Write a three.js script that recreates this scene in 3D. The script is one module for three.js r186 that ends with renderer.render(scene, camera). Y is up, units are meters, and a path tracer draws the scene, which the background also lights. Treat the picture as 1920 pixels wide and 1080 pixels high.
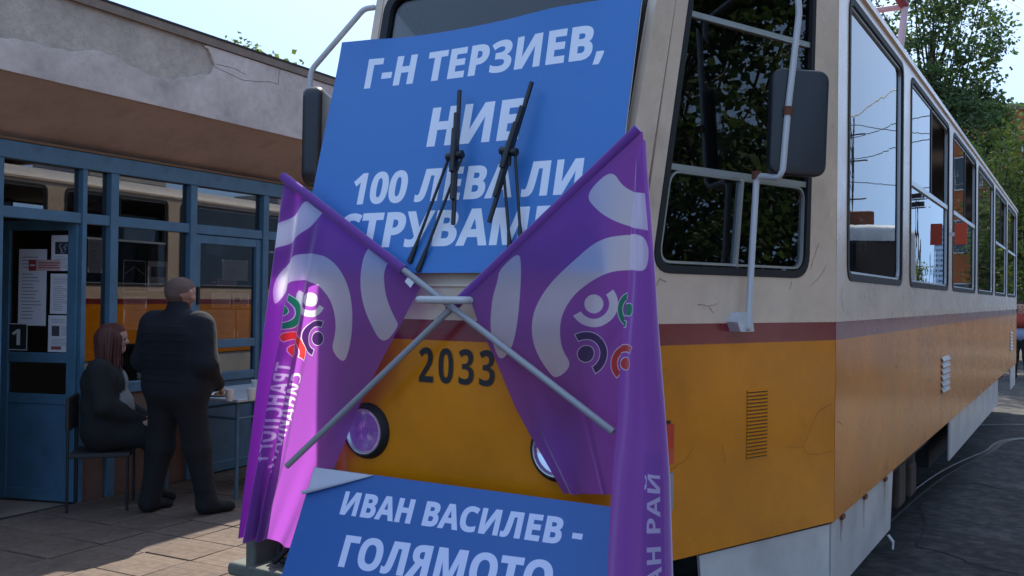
import * as THREE from 'three';
import { MarchingCubes } from 'three/addons/objects/MarchingCubes.js';
import { RoundedBoxGeometry } from 'three/addons/geometries/RoundedBoxGeometry.js';
import { FontLoader } from 'three/addons/loaders/FontLoader.js';
import { mergeGeometries, toCreasedNormals } from 'three/addons/utils/BufferGeometryUtils.js';

// ------------------------------------------------------------------ camera, sky, sun, exposure
const scene = new THREE.Scene();
const camera = new THREE.PerspectiveCamera(33.4, 16 / 9, 0.05, 2000);
camera.rotation.order = 'YXZ';
camera.position.set(1.933, 1.7, 4.107);
camera.rotation.set(THREE.MathUtils.degToRad(0.56), Math.asin(0.512), 0.0125);
camera.updateMatrixWorld(true);
camera.updateProjectionMatrix();

const renderer = new THREE.WebGLRenderer({ antialias: true });
renderer.toneMapping = THREE.LinearToneMapping;
renderer.toneMappingExposure = 1.5;
const SKY = 1.08;
renderer.shadowMap.enabled = true;

// ground plan of the camera: r metres to its right, f metres ahead  ->  world x, z  (the tram runs along z)
const W = (r, f, y = 0) => new THREE.Vector3(1.933 + 0.859 * r - 0.512 * f, y, 4.107 - (0.512 * r + 0.859 * f));
const sunAz = THREE.MathUtils.degToRad(12), sunEl = THREE.MathUtils.degToRad(47);
const sunH = W(Math.sin(sunAz), Math.cos(sunAz)).sub(W(0, 0));
const sunDir = new THREE.Vector3(sunH.x * Math.cos(sunEl), Math.sin(sunEl), sunH.z * Math.cos(sunEl)).normalize();

// clear late-morning sky as a computed panorama: pale round the sun and at the horizon, bluer away from it
{
  const w = 512, h = 256, d = new Float32Array(w * h * 4), v = new THREE.Vector3();
  for (let j = 0; j < h; j++) for (let i = 0; i < w; i++) {
    const lat = ((j + 0.5) / h - 0.5) * Math.PI, lon = ((i + 0.5) / w - 0.5) * 2 * Math.PI;
    v.set(Math.cos(lat) * Math.cos(lon), Math.sin(lat), Math.cos(lat) * Math.sin(lon));
    const e = Math.max(0, v.y), air = Math.exp(-e * 3.2), c = v.dot(sunDir), glow = Math.exp((c - 1) * 7) * 0.55 + Math.exp((c - 1) * 2) * 0.10, k = (j * w + i) * 4;
    const zen = [0.30, 0.44, 0.72], hor = [0.30, 0.55, 0.96], g = [1.0, 0.96, 0.90];
    for (let q = 0; q < 3; q++) d[k + q] = SKY * (zen[q] + (hor[q] - zen[q]) * air + glow * g[q]);
    d[k + 3] = 1;
  }
  const t = new THREE.DataTexture(d, w, h, THREE.RGBAFormat, THREE.FloatType);
  t.mapping = THREE.EquirectangularReflectionMapping; t.magFilter = t.minFilter = THREE.LinearFilter; t.needsUpdate = true;
  scene.background = t; scene.environment = t;
}

const sun = new THREE.DirectionalLight(new THREE.Color(1, 0.93, 0.82), 5.0);
sun.position.copy(sunDir).multiplyScalar(60);
sun.castShadow = true;
sun.shadow.mapSize.set(4096, 4096);
Object.assign(sun.shadow.camera, { left: -25, right: 25, top: 25, bottom: -25, near: 1, far: 140 });
scene.add(sun, sun.target);

// ------------------------------------------------------------------ helpers
let seed = 7;
const rnd = () => { seed = (seed * 1664525 + 1013904223) >>> 0; return seed / 4294967296; };
const rr = (a, b) => a + (b - a) * rnd();
const lerp = (a, b, t) => a + (b - a) * t;
const V = (x, y, z) => new THREE.Vector3(x, y, z);
const taken = {};
const numbered = (n) => { const k = taken[n] = (taken[n] ?? -1) + 1; return k ? `${n}_${String(k).padStart(3, '0')}` : n; };
function tag(o, label, category, group, kind) {
  o.userData.label = label; o.userData.category = category;
  if (group) o.userData.group = group;
  if (kind) o.userData.kind = kind;
  return o;
}
function thing(name, label, category, pos = [0, 0, 0], turn = 0, group) {
  const o = new THREE.Group(); o.name = numbered(name); scene.add(o);
  o.position.set(...(pos.isVector3 ? pos.toArray() : pos)); o.rotation.y = turn;
  return tag(o, label, category, group);
}
function mesh(name, geo, mat, parent = scene) {
  const m = new THREE.Mesh(geo, mat); m.name = parent === scene ? numbered(name) : name;
  m.castShadow = m.receiveShadow = true; parent.add(m); return m;
}
function struct(name, geo, mat) { const m = mesh(name, geo, mat); m.userData.kind = 'structure'; return m; }
// uv in metres from the positions, by the side each face points to
function muv(g0, k = 1) {
  const g = g0.index ? g0.toNonIndexed() : g0; const p = g.attributes.position, n = new Float32Array(p.count * 2);
  const a = V(), b = V(), c = V(), e = V();
  for (let i = 0; i < p.count; i += 3) {
    a.fromBufferAttribute(p, i); b.fromBufferAttribute(p, i + 1); c.fromBufferAttribute(p, i + 2);
    e.copy(b).sub(a).cross(c.clone().sub(a)); const ax = Math.abs(e.x), ay = Math.abs(e.y), az = Math.abs(e.z);
    [a, b, c].forEach((q, j) => { const [u, v] = ay >= ax && ay >= az ? [q.x, q.z] : ax >= az ? [q.z, q.y] : [q.x, q.y]; n[(i + j) * 2] = u * k; n[(i + j) * 2 + 1] = v * k; });
  }
  g.setAttribute('uv', new THREE.BufferAttribute(n, 2)); return g;
}
const box = (x0, x1, y0, y1, z0, z1, bev = 0) => {
  const w = x1 - x0, h = y1 - y0, d = z1 - z0;
  const g = bev ? new RoundedBoxGeometry(w, h, d, 1, Math.min(bev, w / 2.2, h / 2.2, d / 2.2)) : new THREE.BoxGeometry(w, h, d);
  g.translate((x0 + x1) / 2, (y0 + y1) / 2, (z0 + z1) / 2); return muv(g);
};
const merge = (list) => mergeGeometries(list.map((g) => { const q = g.index ? g.toNonIndexed() : g; for (const k of Object.keys(q.attributes)) if (!['position', 'normal', 'uv'].includes(k)) q.deleteAttribute(k); return q; }));
// a bent rod through points with rounded corners
function rod(pts, r, bend = 0.04, seg = 8) {
  const P = pts.map((p) => (p.isVector3 ? p : V(...p))), path = new THREE.CurvePath();
  let last = P[0];
  for (let i = 1; i < P.length; i++) {
    if (i < P.length - 1 && bend) {
      const d0 = P[i - 1].clone().sub(P[i]), d1 = P[i + 1].clone().sub(P[i]), k = Math.min(bend, d0.length() / 2.1, d1.length() / 2.1);
      const a = P[i].clone().add(d0.setLength(k)), b = P[i].clone().add(d1.setLength(k));
      path.add(new THREE.LineCurve3(last, a)); path.add(new THREE.QuadraticBezierCurve3(a, P[i].clone(), b)); last = b;
    } else { path.add(new THREE.LineCurve3(last, P[i])); last = P[i]; }
  }
  const g = [new THREE.TubeGeometry(path, Math.max(2, (P.length - 1) * 10), r, seg, false)];
  for (const [q, s] of [[P[0], 1], [P.at(-1), 1]]) { const c = new THREE.SphereGeometry(r * 0.999, seg, 5); c.translate(q.x, q.y, q.z); g.push(c); }
  return merge(g);
}
// a thin rod between two points, cheap
function stick(a, b, r0, r1 = r0, seg = 7) {
  const A = a.isVector3 ? a : V(...a), B = b.isVector3 ? b : V(...b), d = B.clone().sub(A);
  const g = new THREE.CylinderGeometry(r1, r0, d.length(), seg, 1); g.translate(0, d.length() / 2, 0);
  g.applyQuaternion(new THREE.Quaternion().setFromUnitVectors(V(0, 1, 0), d.clone().normalize())); g.translate(A.x, A.y, A.z); return g;
}
// where the line of sight through a pixel of the photograph meets a plane
function ray(px, py) { return V((px - 960) / 1800, (540 - py) / 1800, -1).applyQuaternion(camera.quaternion); }
function onPlane(px, py, p, n) { const d = ray(px, py), t = p.clone().sub(camera.position).dot(n) / d.dot(n); return camera.position.clone().addScaledVector(d, t); }
const onZ = (px, py, z) => onPlane(px, py, V(0, 0, z), V(0, 0, 1));
const onX = (px, py, x) => onPlane(px, py, V(x, 0, 0), V(1, 0, 0));
const onY = (px, py, y) => onPlane(px, py, V(0, y, 0), V(0, 1, 0));
const poly = (pts) => { const s = new THREE.Shape(); pts.forEach(([x, y], i) => (i ? s.lineTo(x, y) : s.moveTo(x, y))); s.closePath(); return s; };
function roundRect(x0, y0, x1, y1, r, C = THREE.Shape) {
  const s = new C(); s.moveTo(x0 + r, y0); s.lineTo(x1 - r, y0); s.quadraticCurveTo(x1, y0, x1, y0 + r); s.lineTo(x1, y1 - r); s.quadraticCurveTo(x1, y1, x1 - r, y1);
  s.lineTo(x0 + r, y1); s.quadraticCurveTo(x0, y1, x0, y1 - r); s.lineTo(x0, y0 + r); s.quadraticCurveTo(x0, y0, x0 + r, y0); return s;
}

// ------------------------------------------------------------------ noise textures (tileable)
function lattice(n, s) { let q = s * 7919 + 13; const a = new Float32Array(n * n); for (let i = 0; i < a.length; i++) { q = (q * 1664525 + 1013904223) >>> 0; a[i] = q / 4294967296; } return a; }
function vnoise(L, n, u, v) {
  const x = u * n, y = v * n, i = Math.floor(x), j = Math.floor(y); let fx = x - i, fy = y - j; fx = fx * fx * (3 - 2 * fx); fy = fy * fy * (3 - 2 * fy);
  const g = (a, b) => L[((b % n) + n) % n * n + ((a % n) + n) % n];
  return lerp(lerp(g(i, j), g(i + 1, j), fx), lerp(g(i, j + 1), g(i + 1, j + 1), fx), fy);
}
function fbm(s, base, oct, aniso = 1) {
  const Ls = []; for (let o = 0; o < oct; o++) { const n = base << o; Ls.push([lattice(n, s + o * 31), n]); }
  return (u, v) => { let t = 0, a = 0.5, w = 0; for (const [L, n] of Ls) { t += a * vnoise(L, n, u * aniso, v); w += a; a *= 0.55; } return t / w; };
}
function tex(size, fn, srgb = true, repeat = [1, 1]) {
  const d = new Uint8Array(size * size * 4);
  for (let y = 0; y < size; y++) for (let x = 0; x < size; x++) {
    let c = fn(x / size, y / size); if (typeof c === 'number') c = [c, c, c]; const i = (y * size + x) * 4;
    for (let k = 0; k < 3; k++) d[i + k] = Math.max(0, Math.min(255, c[k] * 255)); d[i + 3] = 255;
  }
  const t = new THREE.DataTexture(d, size, size); t.magFilter = THREE.LinearFilter; t.minFilter = THREE.LinearMipmapLinearFilter; t.generateMipmaps = true;
  t.wrapS = t.wrapT = THREE.RepeatWrapping; if (srgb) t.colorSpace = THREE.SRGBColorSpace; t.repeat.set(...repeat); t.needsUpdate = true; return t;
}
const rgb = (r, g, b) => new THREE.Color().setRGB(r, g, b);
const f1 = fbm(1, 4, 5), f2 = fbm(2, 8, 5), f3 = fbm(3, 32, 3), f4 = fbm(4, 3, 4), f5 = fbm(9, 6, 5);
const again = (t, x, y = x) => { const c = t.clone(); c.repeat.set(x, y); c.needsUpdate = true; return c; };
const grimeTex = tex(512, (u, v) => 0.80 + 0.18 * f1(u, v) + 0.05 * f3(u, v) - 0.16 * Math.max(0, f5(u, v) - 0.6) * 2);
const softTex = tex(256, (u, v) => 0.90 + 0.1 * f1(u, v));
const roughTex = tex(256, (u, v) => 0.55 + 0.5 * f2(u, v) - 0.05, false);
const grainTex = tex(512, (u, v) => 0.5 * f2(u, v) + 0.5 * f3(u, v), false);
// rain streaks: patches drawn out along v
const streak = fbm(12, 32, 2), streakTex = tex(512, (u, v) => { const s = vnoise(lattice(64, 5), 64, u, 0.3); return 0.86 + 0.1 * f1(u, v * 0.5) - 0.10 * Math.max(0, streak(u, Math.floor(v * 4) / 32 + v / 8) - 0.55) * 2 + 0.05 * s * 0; });
const asphaltTex = tex(1024, (u, v) => { const g = 0.64 + 0.75 * (f3(u, v) - 0.5) + 0.42 * (f4(u, v) - 0.5) + 0.25 * (f2(u, v) - 0.5); return [g, g * 0.985, g * 0.97]; });
const concreteTex = tex(512, (u, v) => { const p = -0.5 * Math.max(0, f3(u, v) - 0.72), g = 0.86 + 0.2 * (f1(u, v) - 0.5) + 0.14 * (f5(u, v) - 0.5) + 0.12 * (f3(u, v) - 0.5) + p; return [g, g * 0.97, g * 0.93]; });
const std = (c, o = {}) => new THREE.MeshStandardMaterial({ color: c, roughness: 0.6, ...o });
const phy = (c, o = {}) => new THREE.MeshPhysicalMaterial({ color: c, roughness: 0.5, ...o });
const paint = (c, o = {}) => phy(c, { roughness: 0.34, clearcoat: 0.5, clearcoatRoughness: 0.16, map: again(grimeTex, 0.7), bumpMap: again(grainTex, 1.2), bumpScale: 0.00025, roughnessMap: again(roughTex, 0.8), ...o });
const M = {
  orange: paint(rgb(0.74, 0.235, 0.003), { clearcoat: 0.22, specularIntensity: 0.6 }), maroon: paint(rgb(0.24, 0.02, 0.026)), cream: paint(rgb(0.80, 0.60, 0.435), { roughness: 0.4, clearcoat: 0.3 }),
  skirt: paint(rgb(0.62, 0.60, 0.58), { roughness: 0.5, clearcoat: 0.1 }), roof: std(rgb(0.45, 0.42, 0.40), { roughness: 0.6, map: again(grimeTex, 0.5) }),
  rubber: std(rgb(0.008, 0.008, 0.0085), { roughness: 0.7 }), black: std(rgb(0.012, 0.012, 0.013), { roughness: 0.45 }), plastic: std(rgb(0.016, 0.016, 0.018), { roughness: 0.42, bumpMap: again(grainTex, 8), bumpScale: 0.0006 }),
  under: std(rgb(0.03, 0.027, 0.025), { roughness: 0.9, map: again(grimeTex, 2) }), iron: std(rgb(0.10, 0.065, 0.045), { roughness: 0.8, metalness: 0.3, map: again(grimeTex, 3) }),
  alu: std(rgb(0.55, 0.55, 0.54), { roughness: 0.35, metalness: 0.8 }), greypipe: std(rgb(0.34, 0.34, 0.345), { roughness: 0.45, metalness: 0.2, map: again(softTex, 3) }),
  whitepipe: std(rgb(0.62, 0.61, 0.60), { roughness: 0.45, map: again(grimeTex, 5) }), rust: std(rgb(0.17, 0.06, 0.03), { roughness: 0.9, map: again(grimeTex, 8) }),
  glass: phy(rgb(1, 1, 1), { roughness: 0.0, transmission: 1, thickness: 0, ior: 1.5 }),
  sideglass: phy(rgb(0.20, 0.21, 0.21), { roughness: 0.0, transmission: 1, thickness: 0, ior: 1.75, bumpMap: again(tex(256, (u, v) => f4(u, v), false), 0.9, 0.5), bumpScale: 0.0007 }),
  tint: phy(rgb(0.30, 0.31, 0.31), { roughness: 0.0, transmission: 1, thickness: 0, ior: 1.55 }),
  clearish: phy(rgb(0.75, 0.77, 0.77), { roughness: 0.0, transmission: 1, thickness: 0, ior: 1.55 }), lightinner: std(rgb(0.42, 0.40, 0.40), { roughness: 0.7 }),
  inner: std(rgb(0.30, 0.28, 0.25), { roughness: 0.8 }), innerdark: std(rgb(0.03, 0.03, 0.03), { roughness: 0.9 }), seat: std(rgb(0.20, 0.05, 0.03), { roughness: 0.6 }),
  red: phy(rgb(0.55, 0.03, 0.015), { roughness: 0.25, clearcoat: 0.6 }), redsign: std(rgb(0.62, 0.07, 0.02), { roughness: 0.45 }),
};

// ------------------------------------------------------------------ ground
{
  const crackPaths = [[[1500, 960], [1580, 1000], [1650, 990], [1720, 1030], [1790, 1020], [1880, 1060]], [[1600, 900], [1640, 935], [1625, 980]]];
  const g = new THREE.PlaneGeometry(500, 500, 1, 1); g.rotateX(-Math.PI / 2);
  struct('asphalt_ground', muv(g), std(rgb(0.088, 0.083, 0.080), { roughness: 0.92, map: again(asphaltTex, 0.45), bumpMap: again(grainTex, 1.6), bumpScale: 0.006 }));
  // sealed and open cracks in the asphalt beside the tram
  const crack = std(rgb(0.018, 0.017, 0.017), { roughness: 1 });
  const parts = [];
  for (const line of [[[1535, 880], [1600, 900], [1665, 892], [1742, 915], [1830, 905], [1919, 928]], [[1718, 1024], [1780, 1040], [1835, 1062], [1919, 1078]], [[1720, 1024], [1735, 985], [1722, 950], [1745, 930]]]) {
    const pts = []; for (let i = 0; i < line.length - 1; i++) for (let k = 0; k < 6; k++) { const p = onY(lerp(line[i][0], line[i + 1][0], k / 6), lerp(line[i][1], line[i + 1][1], k / 6), 0); p.x += rr(-0.02, 0.02); p.z += rr(-0.02, 0.02); pts.push(p); }
    for (let i = 0; i < pts.length - 1; i++) { const a = pts[i], b = pts[i + 1], n = V(b.z - a.z, 0, a.x - b.x).setLength(rr(0.004, 0.011)); const q = new THREE.BufferGeometry(); q.setFromPoints([a.clone().add(n), b.clone().add(n), a.clone().sub(n), b.clone().add(n), b.clone().sub(n), a.clone().sub(n)]); q.computeVertexNormals(); q.translate(0, 0.004, 0); parts.push(muv(q)); }
  }
  const c = struct('asphalt_crack', merge(parts), crack); c.userData.kind = 'structure';
}
{
  // pale dusty concrete of the yard across the street and beyond the tram
  const g = new THREE.PlaneGeometry(60, 120, 1, 1); g.rotateX(-Math.PI / 2); g.translate(33.4, 0.004, -20);
  struct('yard_ground', muv(g), std(rgb(0.26, 0.22, 0.175), { roughness: 0.95, map: again(concreteTex, 0.3) }));
}
// grooved rails let into the asphalt, the near track running out in a bend from under the tram
{
  const railMat = std(rgb(0.20, 0.19, 0.18), { roughness: 0.38, metalness: 0.7, map: again(grimeTex, 3) });
  const mk = (pts) => { const c = new THREE.CatmullRomCurve3(pts), N = 60, pos = [];
    const prof = [[-0.045, 0.0], [-0.045, 0.012], [0.012, 0.012], [0.016, 0.006], [0.040, 0.006], [0.044, 0.011], [0.058, 0.011], [0.058, 0]];
    for (let i = 0; i < N; i++) { const row = [i, i + 1].map((k) => { const p = c.getPoint(k / N), t = c.getTangent(k / N), n = V(t.z, 0, -t.x).normalize(); return prof.map(([o, h]) => p.clone().addScaledVector(n, o).setY(h)); });
      for (let j = 0; j < prof.length - 1; j++) pos.push(row[0][j], row[1][j], row[0][j + 1], row[1][j], row[1][j + 1], row[0][j + 1]); }
    const g = new THREE.BufferGeometry().setFromPoints(pos); g.computeVertexNormals(); return muv(g); };
  for (const o of [0, 1]) {
    const a = onY(1763, 893, 0), b = onY(1850, 850, 0), c = onY(1925, 823, 0);
    const pts = o ? [V(-0.45, 0, 3), V(-0.45, 0, -3), V(-0.25, 0, -6), b.clone().add(V(-0.75, 0, -1.4)), c.clone().add(V(-0.8, 0, -0.9)), V(4.2, 0, -13), V(9, 0, -17)] : [V(0.55, 0, 3), V(0.55, 0, -1), a, b, c, V(4.6, 0, -11), V(9.5, 0, -15)];
    struct('tram_rail', mk(pts), railMat);
  }
}

// ------------------------------------------------------------------ the tram
const tram = thing('tram', 'orange and cream tram with maroon stripe, covered in posters and flags', 'tram');
const T = { hb: 0.79, s0: 1.54, s1: 1.615, sill: 1.79, top: 3.04, eave: 3.10, w: 1.05, fx: 0.60, fz: 1.23, len: 12.4 };
const ex = (y) => T.fx + 0.05 * Math.max(0, (y - 1.73) / 1.06), ez = (y) => T.fz - 0.28 * Math.max(0, (y - 1.73) / 1.06);
const TL = Math.hypot(T.w - T.fx, T.fz);
const onSide = (s) => (X, y, o) => V(s * (T.w + o), y, -X);
const onTaper = (s) => (X, y, o) => { const u = X / TL; return V(s * (lerp(T.w, ex(y), u) + o * 0.94), y, lerp(0, ez(y), u) + o * 0.342); };
const onFace = (X, y, o) => V(X / 0.62 * ex(y), y, ez(y) + o);
function mapped(shape, f, depth = 0.03, out = 0, seg = 6) {
  const g = new THREE.ExtrudeGeometry(shape, { depth, bevelEnabled: false, curveSegments: seg }); const q = g.index ? g.toNonIndexed() : g, p = q.attributes.position;
  for (let i = 0; i < p.count; i++) { const v = f(p.getX(i), p.getY(i), p.getZ(i) - depth + out); p.setXYZ(i, v.x, v.y, v.z); }
  q.computeVertexNormals(); return q;
}
const rect = (x0, y0, x1, y1) => poly([[x0, y0], [x1, y0], [x1, y1], [x0, y1]]);
const ringShape = (x0, y0, x1, y1, r, w) => { const s = roundRect(x0, y0, x1, y1, r); s.holes.push(roundRect(x0 + w, y0 + w, x1 - w, y1 - w, Math.max(0.01, r - w), THREE.Path)); return s; };
// front: one pressed sheet round the nose, in three bands of paint
const nose = []; {
  const q = (s) => { const a = V(s * 0.6315, 0, 1.144), c = V(s * 0.6, 0, 1.23), b = V(s * 0.50, 0, 1.235); return new THREE.QuadraticBezierCurve3(a, c, b).getPoints(8); };
  nose.push(...q(1), ...q(-1).reverse());
}
function noseBand(y0, y1, tuck = 0) {
  const rows = 3, pos = [], uv = [], idx = []; let L = 0; const len = nose.map((p, i) => (i ? (L += p.distanceTo(nose[i - 1])) : 0));
  for (let j = 0; j <= rows; j++) nose.forEach((p, i) => { const y = lerp(y0, y1, j / rows), k = 1 - tuck * (1 - j / rows); pos.push(p.x * k, y, p.z - (1 - k) * 0.6); uv.push(len[i], y); });
  const n = nose.length; for (let j = 0; j < rows; j++) for (let i = 0; i < n - 1; i++) { const a = j * n + i; idx.push(a, a + n, a + 1, a + 1, a + n, a + n + 1); }
  const g = new THREE.BufferGeometry(); g.setAttribute('position', new THREE.Float32BufferAttribute(pos, 3)); g.setAttribute('uv', new THREE.Float32BufferAttribute(uv, 2)); g.setIndex(idx); g.computeVertexNormals(); return g;
}
mesh('front_panel', noseBand(T.hb, T.s0, 0.0), M.orange, tram);
mesh('front_stripe', noseBand(T.s0, T.s1), M.maroon, tram);
mesh('front_apron', noseBand(T.s1, 1.735), M.cream, tram);
mesh('front_ledge', merge([box(-0.56, 0.56, 1.735, 1.748, 1.14, 1.243, 0.004)]), M.cream, tram);
const U = 0.93 * TL;
for (const s of [1, -1]) {
  const tp = onTaper(s), sp = onSide(s);
  mesh('cab_side_panel', mapped(rect(0.003, T.hb, U, T.s0), tp), M.orange, tram);
  mesh('cab_side_stripe', mapped(rect(0.003, T.s0, U, T.s1), tp), M.maroon, tram);
  mesh('side_panel', mapped(rect(0.003, T.hb, T.len, T.s0), sp), M.orange, tram);
  mesh('side_stripe', mapped(rect(0.003, T.s0, T.len, T.s1), sp), M.maroon, tram);
  // cream window belt of the cab side with its one opening
  const belt = rect(0.003, T.s1, U, T.eave); const w0 = 0.20, w1 = 1.135, y0 = T.sill, y1 = 3.03;
  belt.holes.push(roundRect(w0, y0, w1, y1, 0.10, THREE.Path));
  mesh('cab_side_belt', mapped(belt, tp), M.cream, tram);
  mesh('corner_post', mapped(rect(U - 0.003, 1.735, TL + 0.02, T.eave), tp, 0.03), M.cream, tram);
  const win = mesh('cab_window', mapped(ringShape(w0 + 0.001, y0 + 0.001, w1 - 0.001, y1 - 0.001, 0.10, 0.028), tp, 0.045, 0.004), M.rubber, tram);
  for (const [a, b, c, d] of [[w0 + 0.03, 2.745, w1 - 0.03, y1 - 0.03], [w0 + 0.03, 2.176, w1 - 0.03, 2.726], [w0 + 0.03, y0 + 0.03, 0.66, 2.158], [0.674, y0 + 0.03, w1 - 0.03, 2.158]]) mesh('pane', mapped(rect(a, b, c, d), tp, 0.004, -0.014), M.tint, win);
  for (const [a, b, c, d] of [[w0 + 0.034, 2.724, w1 - 0.034, 2.745], [w0 + 0.034, 2.156, w1 - 0.034, 2.178], [0.658, y0 + 0.034, 0.676, 2.158]]) mesh('glazing_bar', mapped(rect(a, b, c, d), tp, 0.022, -0.002), M.alu, win);
  mesh('sash_frame', merge([mapped(ringShape(w0 + 0.036, y0 + 0.036, w1 - 0.036, 2.157, 0.06, 0.009), tp, 0.02, -0.004)]), M.alu, win);
  // side windows
  const sb = rect(0.003, T.s1, T.len, T.eave), wins = [];
  for (let i = 0; i < 6; i++) { const a = [0.20, 1.93, 4.06, 6.14, 8.22, 10.3][i], b = [1.66, 3.80, 5.90, 7.96, 10.04, 12.12][i]; wins.push([a, b]); sb.holes.push(roundRect(a, T.sill, b, T.top, 0.09, THREE.Path)); }
  mesh('side_belt', mapped(sb, sp), M.cream, tram);
  wins.forEach(([a, b], i) => {
    const w = mesh('side_window', mapped(ringShape(a + 0.001, T.sill + 0.001, b - 0.001, T.top - 0.001, 0.09, 0.032), sp, 0.04, 0.005), M.rubber, tram);
    mesh('trim', mapped(ringShape(a + 0.034, T.sill + 0.034, b - 0.034, T.top - 0.034, 0.06, 0.010), sp, 0.02, -0.006), M.alu, w);
    const x0 = a + 0.036, x1 = b - 0.036, ya = T.sill + 0.036, yb = T.top - 0.036, m = (a + b) / 2;
    if (i === 0 || i === 3) mesh('pane', mapped(rect(x0, ya, x1, yb), sp, 0.004, -0.014), M.sideglass, w);
    else {
      mesh('pane', mapped(rect(x0, ya, x1, 2.40), sp, 0.004, -0.014), M.sideglass, w);
      mesh('sliding_pane', mapped(rect(x0, 2.43, m + 0.02, yb), sp, 0.004, -0.010), M.sideglass, w);      // pushed open: the other half is clear
      mesh('glazing_bar', mapped(rect(x0, 2.40, x1, 2.43), sp, 0.02, -0.002), M.alu, w);
      mesh('sash_stile', mapped(rect(m, 2.43, m + 0.022, yb), sp, 0.018, -0.004), M.black, w);
    }
  });
  mesh('rain_gutter', mapped(rect(-0.01, 3.085, T.len, 3.115), sp, 0.02, 0.014), M.cream, tram);
  mesh('rain_gutter', mapped(rect(-0.0, 3.085, TL, 3.115), tp, 0.02, 0.014), M.cream, tram);
  // skirts
  for (const [a, b, la, lb] of [[0.005, 1.26, 0, 0], [1.268, 1.50, 0, 0.07], [4.08, 8.98, 0, 0], [11.3, 12.38, 0, 0]]) mesh('skirt', mapped(poly([[a + la, 0.47], [b - lb, 0.47], [b, T.hb - 0.012], [a, T.hb - 0.012]]), sp, 0.012, -0.012), M.skirt, tram);
  mesh('skirt', mapped(poly([[0.015, 0.47], [0.80, 0.47], [0.84, T.hb - 0.010], [0.015, T.hb - 0.012]]), tp, 0.012, -0.012), M.skirt, tram);
  for (const L of [0.16, 0.66, 1.2]) mesh('skirt_hinge', mapped(rect(L, T.hb - 0.026, L + 0.055, T.hb - 0.008), sp, 0.012, 0.002), M.rust, tram);
  mesh('skirt_catch', merge([stick(V(s * (T.w + 0.004), 0.475, -1.262), V(s * (T.w + 0.03), 0.44, -1.262), 0.008), stick(V(s * (T.w + 0.03), 0.44, -1.262), V(s * (T.w + 0.03), 0.405, -1.25), 0.006)]), M.whitepipe, tram);
  // louvred vents
  const v1 = mesh('vent', mapped(rect(0.462, 1.10, 0.592, 1.362), tp, 0.004, 0.001), M.orange, tram);
  for (let i = 0; i < 19; i++) { const y = 1.106 + i * 0.0136; mesh('slot', mapped(rect(0.464, y, 0.590, y + 0.0042), tp, 0.003, 0.0026), M.innerdark, v1); mesh('louvre', mapped(rect(0.464, y + 0.0042, 0.590, y + 0.011), (X, Y, o) => tp(X, Y, o + (Y - y > 0.0043 ? 0.0005 : 0.0028)), 0.002, 0.002), M.orange, v1); }
  for (const L of [3.42, 10.9]) {
    const v2 = mesh('vent', mapped(rect(L, 1.03, L + 0.46, 1.36), sp, 0.004, 0.001), M.orange, tram);
    for (let i = 0; i < 6; i++) { const y = 1.05 + i * 0.045; mesh('slot', mapped(rect(L + 0.02, y - 0.004, L + 0.44, y + 0.012), sp, 0.003, 0.003), M.innerdark, v2); mesh('louvre', mapped(rect(L + 0.02, y, L + 0.44, y + 0.03), (X, Y, o) => sp(X, Y, o + (Y - y > 0.02 ? 0.001 : 0.015)), 0.002, 0.002), M.skirt, v2); }
  }
  // turn signal and plate at the edge of the nose
  const lamp = mesh('turn_signal', mapped(rect(1.03, 1.135, 1.08, 1.272), tp, 0.034, 0.03), M.red, tram);
  mesh('lamp_base', mapped(rect(1.02, 1.127, 1.09, 1.280), tp, 0.01, 0.006), M.black, lamp);
  mesh('side_plate', mapped(rect(1.01, 0.97, 1.055, 1.10), tp, 0.008, 0.012), M.greypipe, tram);
  // headlight
  const hx = s * 0.413, hy = 1.185;
  const lat = (pts, m, name, par) => { const g = new THREE.LatheGeometry(pts.map(([a, b]) => new THREE.Vector2(a, b)), 40); g.rotateX(Math.PI / 2); g.translate(hx, hy, 1.228); return mesh(name, g, m, par); };
  const hl = lat([[0.070, 0.006], [0.082, 0.030], [0.088, 0.038], [0.094, 0.036], [0.105, 0.018], [0.108, 0.0]], M.rubber, 'headlight', tram);
  lat([[0.0, 0.009], [0.03, 0.010], [0.055, 0.013], [0.074, 0.020], [0.080, 0.027]], std(rgb(0.75, 0.75, 0.76), { roughness: 0.14, metalness: 1 }), 'reflector', hl);
  lat([[0.0, 0.042], [0.03, 0.040], [0.06, 0.034], [0.080, 0.026]], phy(rgb(0.95, 0.97, 1), { roughness: 0.04, transmission: 1, thickness: 0, ior: 1.5, bumpMap: again(tex(128, (u, v) => 0.5 + 0.5 * Math.sin(u * 6.283 * 8), false), 6), bumpScale: 0.002 }), 'lens', hl);
  lat([[0.078, 0.026], [0.082, 0.034], [0.086, 0.036], [0.088, 0.034]], M.alu, 'bezel', hl);
}
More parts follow.
